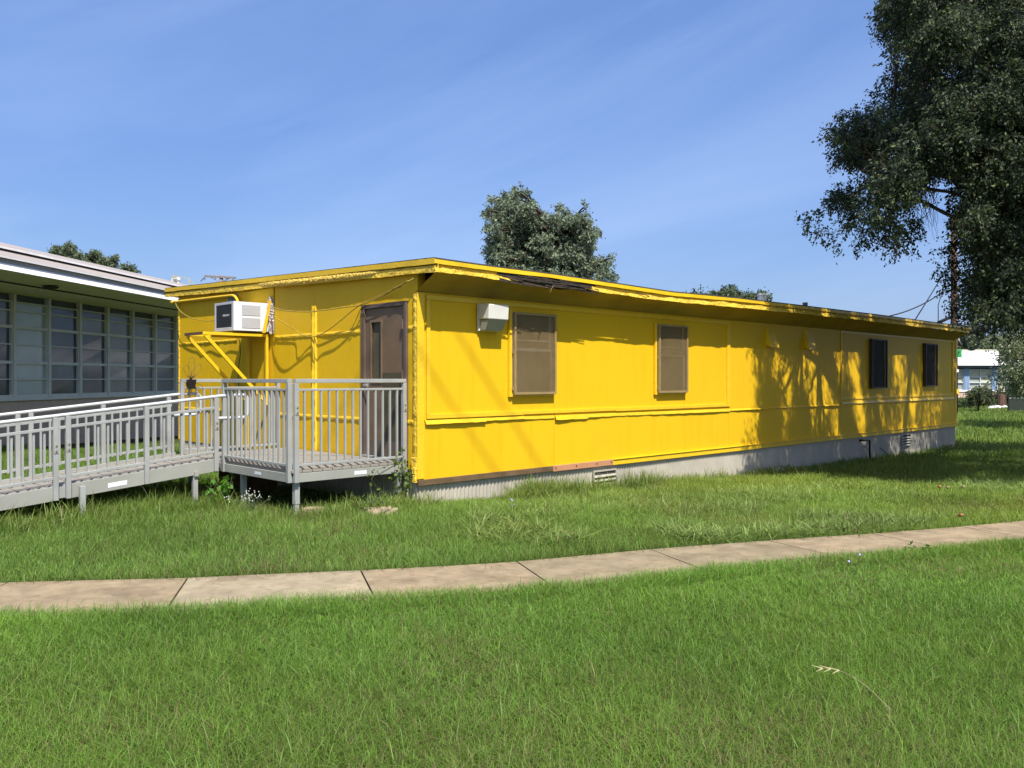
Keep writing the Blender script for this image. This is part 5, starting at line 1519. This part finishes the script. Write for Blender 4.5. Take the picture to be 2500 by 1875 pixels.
# runners creeping over the slabs
n = 2600; d_ = RNG.uniform(.5, seg[-1] - 2, n); X = np.interp(d_, seg, EDGE[:, 0]); Yy = np.interp(d_, seg, EDGE[:, 1])
nrm = np.array([edge_at(q_)[1] for q_ in d_]); off = np.where(RNG.uniform(0, 1, n) < .6, np.abs(RNG.normal(0, .13, n)), WALKW - np.abs(RNG.normal(0, .16, n)))
off = np.where(vnoise(X, Yy, .5, 14) > .38, off, -.02)
x = X + nrm[:, 0] * off; y = Yy + nrm[:, 1] * off
blades('creeping_grass', x, y, RNG.uniform(.035, .10, n), RNG.uniform(.0025, .0045, n), np.abs(RNG.normal(1.7, .6, n)), RNG.uniform(0, 6.28, n), grass_tint(x, y, (.10, .15, .04), 59, .35), 3, 'grass runners creeping over the sidewalk slabs')
# --- grass farther off: under the oak, the far lawn and the strip by the school wing
x, y = scatter(3, 40, 13, 58, 420, 1.5)
far = np.hypot(x, y); s, r = local(x, y)
k = ((r < 0.0) | (s > LEN)) & (RNG.uniform(0, 1, len(x)) < np.clip(20 / far, .12, 1) ** 1.2) & (x > .30 * y)
x, y, far = x[k], y[k], far[k]
dd, on = on_walk(x, y); k = ~on; x, y, far = x[k], y[k], far[k]
blades('far_grass', x, y, RNG.uniform(.07, .2, len(x)) * (.6 + .8 * vnoise(x, y, 2, 3)) * np.clip(far / 20, 1, 1.7), RNG.uniform(.011, .02, len(x)) * np.clip(far / 18, 1, 3), np.abs(RNG.normal(.7, .4, len(x))), RNG.uniform(0, 6.28, len(x)), grass_tint(x, y, (.16, .25, .045), 51, .03), 2, 'grass under the oak and across the far lawn')
x, y = scatter(-17, -2, 10, 24, 1300, 1.5)
s, r = local(x, y); k = (s < -1.2) & (r > 2.4); x, y = x[k], y[k]
blades('side_grass', x, y, RNG.uniform(.08, .26, len(x)) * (.5 + vnoise(x, y, 1.2, 3)), RNG.uniform(.008, .014, len(x)), np.abs(RNG.normal(.65, .4, len(x))), RNG.uniform(0, 6.28, len(x)), grass_tint(x, y, (.14, .24, .04), 53, .03), 2, 'lush grass strip between the ramp and the school wing')


# ================================================================== small things on the ground
def gpt(px, py):
    """point of the ground seen at a photo pixel"""
    Y = 8.0
    for _ in range(30):
        X = (px - 1250) / F * Y; z = float(ground(X, Y)); Y = (EYE - z) * F / (py - 925)
    return np.array([(px - 1250) / F * Y, Y, float(ground((px - 1250) / F * Y, Y))])


def block(name, c, dims, rz_, mat_, label, cat, seed, jag=.02):
    q = random.Random(seed); mb = MB(); nx_, ny_, nz_ = 5, 4, 3
    import itertools
    P = {}
    bm_v = []
    lx, ly, lz = dims
    def pt(u, v, w_):
        key = (round(u, 3), round(v, 3), round(w_, 3))
        if key not in P: P[key] = (lx * (u - .5) + q.uniform(-jag, jag), ly * (v - .5) + q.uniform(-jag, jag), lz * w_ + q.uniform(-jag, jag) * .6)
        return P[key]
    for f_ in range(6):
        rows = []
        for i in range(5):
            row = []
            for j in range(5):
                a, b = i / 4, j / 4
                row.append([pt(a, b, 0), pt(a, b, 1), pt(a, 0, b), pt(a, 1, b), pt(0, a, b), pt(1, a, b)][f_])
            rows.append(row)
        mb.grid(rows)
    o = mb.build(name, mat_, None); o.location = tuple(c); o.rotation_euler = (0, 0, rz_)
    return tag(o, label, cat)


block('timber_block', gpt(765, 1262) + [0, 0, -.03], (.24, .16, .14), R(20), M['stone'], 'small pale timber block beside the front deck leg', 'block', 1)
block('stone_block', gpt(930, 1262) + [0, 0, -.05], (.34, .22, .15), R(35), M['stone'], 'larger tan block in the grass near the building corner', 'block', 2)
block('paving_stone', gpt(404, 1232) + [0, 0, -.02], (.26, .16, .07), R(10), M['stone'], 'flat tan stone in the grass under the ramp', 'stone', 3)
block('timber_plank', np.array(wpt(-.9, 2.8, -.02)), (.9, .2, .36), R(60), M['oldwood'], 'old brown timber lying in the shade beneath the deck', 'timber', 7, .015)
block('pale_rock', gpt(1903, 1158) + [0, 0, -.03], (.15, .12, .15), R(30), M['pale_stone'], 'pale rock against the skirting at the edge of the tree shade', 'rock', 4, .03)
block('pale_rock', gpt(1917, 1160) + [0, 0, -.02], (.09, .08, .06), R(30), M['pale_stone'], 'smaller white rock beside the pale rock at the skirting', 'rock', 5, .02)
block('white_board', gpt(2166, 1118) + [0, 0, 0], (.75, .12, .06), R(50), M['pvc'], 'short white board lying by the shaded skirting', 'board', 6, .008)
mb = MB(); a = gpt(2130, 1122); mb.tube([tuple(a), tuple(a + [.25, .12, .28]), tuple(a + [.5, .2, .08])], .012, 5); tag(mb.build('fallen_branch', M['oldwood'], None), 'bent dry branch leaning by the shaded skirting', 'branch')


def leaf_plant(name, label, stems, leaf, col, seed, aspect=.6, stem_r=.005, flowers=None, per=14, cat='plant', droop=.2, jit=.02):
    """stems: list of point lists in world space"""
    rng = np.random.default_rng(seed)
    base = np.array(stems[0][0], float)
    root = empty(name, tuple(base), 0, label, cat)
    mb = MB()
    for st in stems: mb.tube([tuple(np.array(p) - base) for p in st], [stem_r * (1 - .6 * i / (len(st) - 1)) for i in range(len(st))], 5)
    mb.build('stem', M['leaf_stem'], root)
    C = []; D = []
    for st in stems:
        st = np.array(st, float); k = rng.uniform(.15, 1, per) * (len(st) - 1); i = np.minimum(k.astype(int), len(st) - 2); f_ = (k - i)[:, None]
        p = st[i] * (1 - f_) + st[i + 1] * f_; d = unit(rng.normal(0, 1, (per, 3)) + np.array([0, -.3, .2]))
        C.append(p + d * leaf * .5 + rng.normal(0, jit, (per, 3))); D.append(d)
    C = np.concatenate(C); D = np.concatenate(D)
    V, Q = leaf_quads(C, D, leaf, aspect, rng, droop)
    raw_mesh('foliage', V - base, Q, M['leaf_thin'], root, tints(np.arange(len(C)), col, .18, rng, p_young=0))
    if flowers:
        n, sz, m_ = flowers
        mb = MB()
        for _ in range(n):
            st = stems[rng.integers(len(stems))]; c = np.array(st[-1]) - base + rng.normal(0, .03, 3)
            for t in np.linspace(0, 2 * math.pi, 6)[:-1]:
                d = np.array([math.cos(t), math.sin(t) * .6, math.sin(t) * .8]) * sz
                e = np.array([-math.sin(t), .2, math.cos(t)]) * sz * .5
                mb.add([tuple(c), tuple(c + d * .6 + e), tuple(c + d), tuple(c + d * .6 - e)], [(0, 1, 2, 3)])
        mb.build('flowers', m_, root)
    return root


M['leaf_stem'] = mat('plant_stem', (.09, .12, .035), .7, .15, 10)


def sprout(p, n, hgt, spread, rng, steps=5, curl=.3):
    out = []
    for _ in range(n):
        d = rng.normal(0, spread, 2); pts = []
        for i in range(steps):
            t = i / (steps - 1); pts.append((p[0] + d[0] * t * hgt + rng.normal(0, .008), p[1] + d[1] * t * hgt, p[2] + hgt * t * (1 - curl * t) * rng.uniform(.9, 1.1)))
        out.append(pts)
    return out


rg = np.random.default_rng(9)
p = np.array(wpt(-1.85, 1.55, 0.0)); leaf_plant('vine_plant', 'bright green heart-leaved vine climbing beside the deck beam', sprout(p, 6, .52, .35, rg), .10, (.12, .26, .04), 1, .85, per=7)
p = gpt(617, 1262); leaf_plant('flowering_weed', 'dark stemmed weed with tiny white flowers in front of the deck', sprout(p, 14, .34, .45, rg), .028, (.10, .13, .07), 2, .5, .003, (40, .006, M['white_petal']), per=14)
p = gpt(905, 1262); leaf_plant('small_weed', 'small dark leafy weed growing from the larger tan block', sprout(p, 7, .33, .4, rg), .045, (.06, .10, .04), 3, .7, .004, per=9)
p = np.array(wpt(-.12, .18, 0.0)); st = sprout(p, 7, .50, .22, rg, curl=.1) + [[wpt(-.2, .2, .55), wpt(-.5, .16, .50), wpt(-.62, .14, .38), wpt(-.5, .15, .25), wpt(-.38, .15, .16)], [wpt(-.05, .15, .6), wpt(-.15, .12, .45), wpt(-.3, .12, .3)], [wpt(-.1, .12, .75), wpt(-.25, .14, .62), wpt(-.2, .1, .45)]]
leaf_plant('vine_plant', 'trailing leafy vine tangled at the building corner below the landing', st, .055, (.12, .18, .035), 4, .75, .004, per=15)
p = gpt(2240, 1350); leaf_plant('small_weed', 'little broad-leaved weed at the near edge of the sidewalk on the right', sprout(p, 4, .10, .5, rg), .05, (.05, .12, .03), 5, .5, .003, per=7)
for (px, py, lab) in ((1263, 1246, 'pale blue flower in the rough grass before the skirting'), (1252, 1252, 'dimmer blue flower just left of the pale blue one'), (2085, 1402, 'single blue flower in the mown lawn on the right')):
    p = gpt(px, py); leaf_plant('blue_flower', lab, sprout(p, 2, .13, .3, rg, curl=0), .03, (.06, .13, .03), px, .4, .002, (2, .010, M['petal']), per=4, cat='flower')
for (px, py, lab) in ((2292, 1202, 'pinkish dry leaf at the edge of the oak shade'), (2312, 1204, 'pair of pale dry leaves right of the pinkish leaf'), (2344, 1276, 'curled dry leaf on the far edge of the sidewalk'), (2350, 1202, 'small pale dry leaf farthest right at the shade edge')):
    p = gpt(px, py); mb = MB(); q = random.Random(px)
    for k in range(2): mb.grid([[tuple(p + np.array([(i - 1.5) * .02 + k * .02, (j - 1) * .018, .06 + .02 * (j - 1) ** 2 + .012 * (i - 1.5) ** 2 + q.uniform(0, .008)])) for j in range(3)] for i in range(4)])
    tag(mb.build('dry_leaf', M['redwood'] if px in (2292, 2344) else M['straw'], None), lab, 'leaf')
mb = MB(); a = gpt(2180, 1790); b = gpt(2010, 1722)
pts = [a * (1 - t) + b * t + np.array([0, 0, .10 + .10 * math.sin(t * 2.2)]) for t in np.linspace(0, 1, 9)]
mb.tube([tuple(p) for p in pts], .001, 5)
for t in (6, 7, 8): mb.tube([tuple(pts[t]), tuple(pts[t] + np.array([-.05, .01, .012]))], [.003, .001], 5); mb.tube([tuple(pts[t]), tuple(pts[t] + np.array([-.04, -.02, -.008]))], [.003, .001], 5)
tag(mb.build('seed_stalk', M['straw'], None), 'pale seed stalk lying over the mown lawn at lower right', 'stalk')

# wire flower planter hanging on the far landing rail
PT = empty('wire_planter', wpt(-1.56, 3.24, 1.49), TH, 'black pot in a wire flower holder hung on the back landing railing', 'planter')
mb = MB(); mb.hexa([(-.045, -.04, 0), (.045, -.04, 0), (.045, .04, 0), (-.045, .04, 0), (-.06, -.052, .13), (.06, -.052, .13), (.06, .052, .13), (-.06, .052, .13)]); mb.build('pot', M['plastic'], PT, bevel=.004)
mb = MB()
def petal(cx, cz, ln, ang, wd):
    pts = []
    for t in np.linspace(0, 2 * math.pi, 21):
        u = ln * (1 - math.cos(t)) / 2; v = wd * math.sin(t) * (1 + .5 * (1 - math.cos(t)) / 2)
        pts.append((cx + u * math.sin(ang) + v * math.cos(ang), .0, cz + u * math.cos(ang) - v * math.sin(ang)))
    mb.tube(pts, .003, 5, cap=False)
for ang, ln in ((.05, .30), (.62, .24), (-.45, .20), (1.9, .18), (2.6, .22), (3.5, .2)): petal(0, .15 if ang < 1.5 and ang > -1 else .06, ln, ang, .035)
mb.build('wire_frame', M['wireblk'], PT)
mb = MB(); q = random.Random(2)
for k in range(9):
    t = q.uniform(0, 6.28); mb.tube([(0, 0, .12), (.03 * math.cos(t), .03 * math.sin(t), .17), (.08 * math.cos(t), .06 * math.sin(t), .17 + q.uniform(-.02, .06))], [.004, .003, .0015], 4)
mb.build('plant', M['wireblk'], PT)

# ================================================================== light, sky, camera
sun = bpy.data.lights.new('sun', 'SUN'); sun.energy = 4.0; sun.angle = R(.53); sun.color = (1.0, .955, .88)
so = bpy.data.objects.new('sun', sun); COL.objects.link(so); so.rotation_euler = SUN_L.to_track_quat('-Z', 'Y').to_euler(); so.location = (10, -15, 30)
W = bpy.data.worlds.new('World'); SC.world = W; W.use_nodes = True
N = W.node_tree.nodes; L = W.node_tree.links; bg = N['Background']
sky = N.new('ShaderNodeTexSky'); sky.sky_type = 'NISHITA'; sky.sun_disc = False
sd = -SUN_L
sky.sun_elevation = math.asin(sd.z); sky.sun_rotation = math.atan2(sd.x, sd.y)
sky.altitude = 150; sky.air_density = 1.0; sky.dust_density = 2.4; sky.ozone_density = 2.2
tc = N.new('ShaderNodeTexCoord'); mp = N.new('ShaderNodeMapping'); mp.vector_type = 'TEXTURE'; mp.inputs['Rotation'].default_value = (0, R(-20), R(0)); mp.inputs['Location'].default_value = (.35, 0, .12); mp.inputs['Scale'].default_value = (1.5, .8, .26)
L.new(tc.outputs['Generated'], mp.inputs['Vector'])
n1 = N.new('ShaderNodeTexNoise'); n1.inputs['Scale'].default_value = 1.5; n1.inputs['Detail'].default_value = 9; n1.inputs['Roughness'].default_value = .55; n1.inputs['Distortion'].default_value = .5
L.new(mp.outputs[0], n1.inputs['Vector'])
rp = N.new('ShaderNodeMapRange'); rp.inputs[1].default_value = .44; rp.inputs[2].default_value = .78; rp.inputs[3].default_value = 0; rp.inputs[4].default_value = .26; L.new(n1.outputs['Fac'], rp.inputs[0])
mx = N.new('ShaderNodeMixRGB'); mx.inputs[2].default_value = (7.2, 8.2, 9.6, 1); L.new(rp.outputs[0], mx.inputs[0]); L.new(sky.outputs[0], mx.inputs[1])
hsv = N.new('ShaderNodeHueSaturation'); hsv.inputs['Saturation'].default_value = 1.22; hsv.inputs['Hue'].default_value = .505; L.new(mx.outputs[0], hsv.inputs['Color']); vl = N.new('ShaderNodeMixRGB'); vl.inputs[0].default_value = .42; vl.inputs[2].default_value = (1.62, 2.75, 6.2, 1); L.new(hsv.outputs[0], vl.inputs[1]); L.new(vl.outputs[0], bg.inputs['Color']); bg.inputs['Strength'].default_value = .083

cam = bpy.data.cameras.new('camera'); co = bpy.data.objects.new('camera', cam); COL.objects.link(co); SC.camera = co
cam.sensor_width = 36; cam.lens = F / 2500 * 36; cam.clip_start = .05; cam.clip_end = 3000
co.location = (0, 0, EYE); co.rotation_euler = (R(90) - math.atan(12.5 / F), 0, 0)
SC.view_settings.view_transform = 'Standard'; SC.view_settings.look = 'None'; SC.view_settings.exposure = 0.92; SC.view_settings.gamma = 1
SC.render.resolution_x = 1024; SC.render.resolution_y = 768
SC.cycles.max_bounces = 8; SC.cycles.transparent_max_bounces = 8
SC.cycles.use_denoising = True
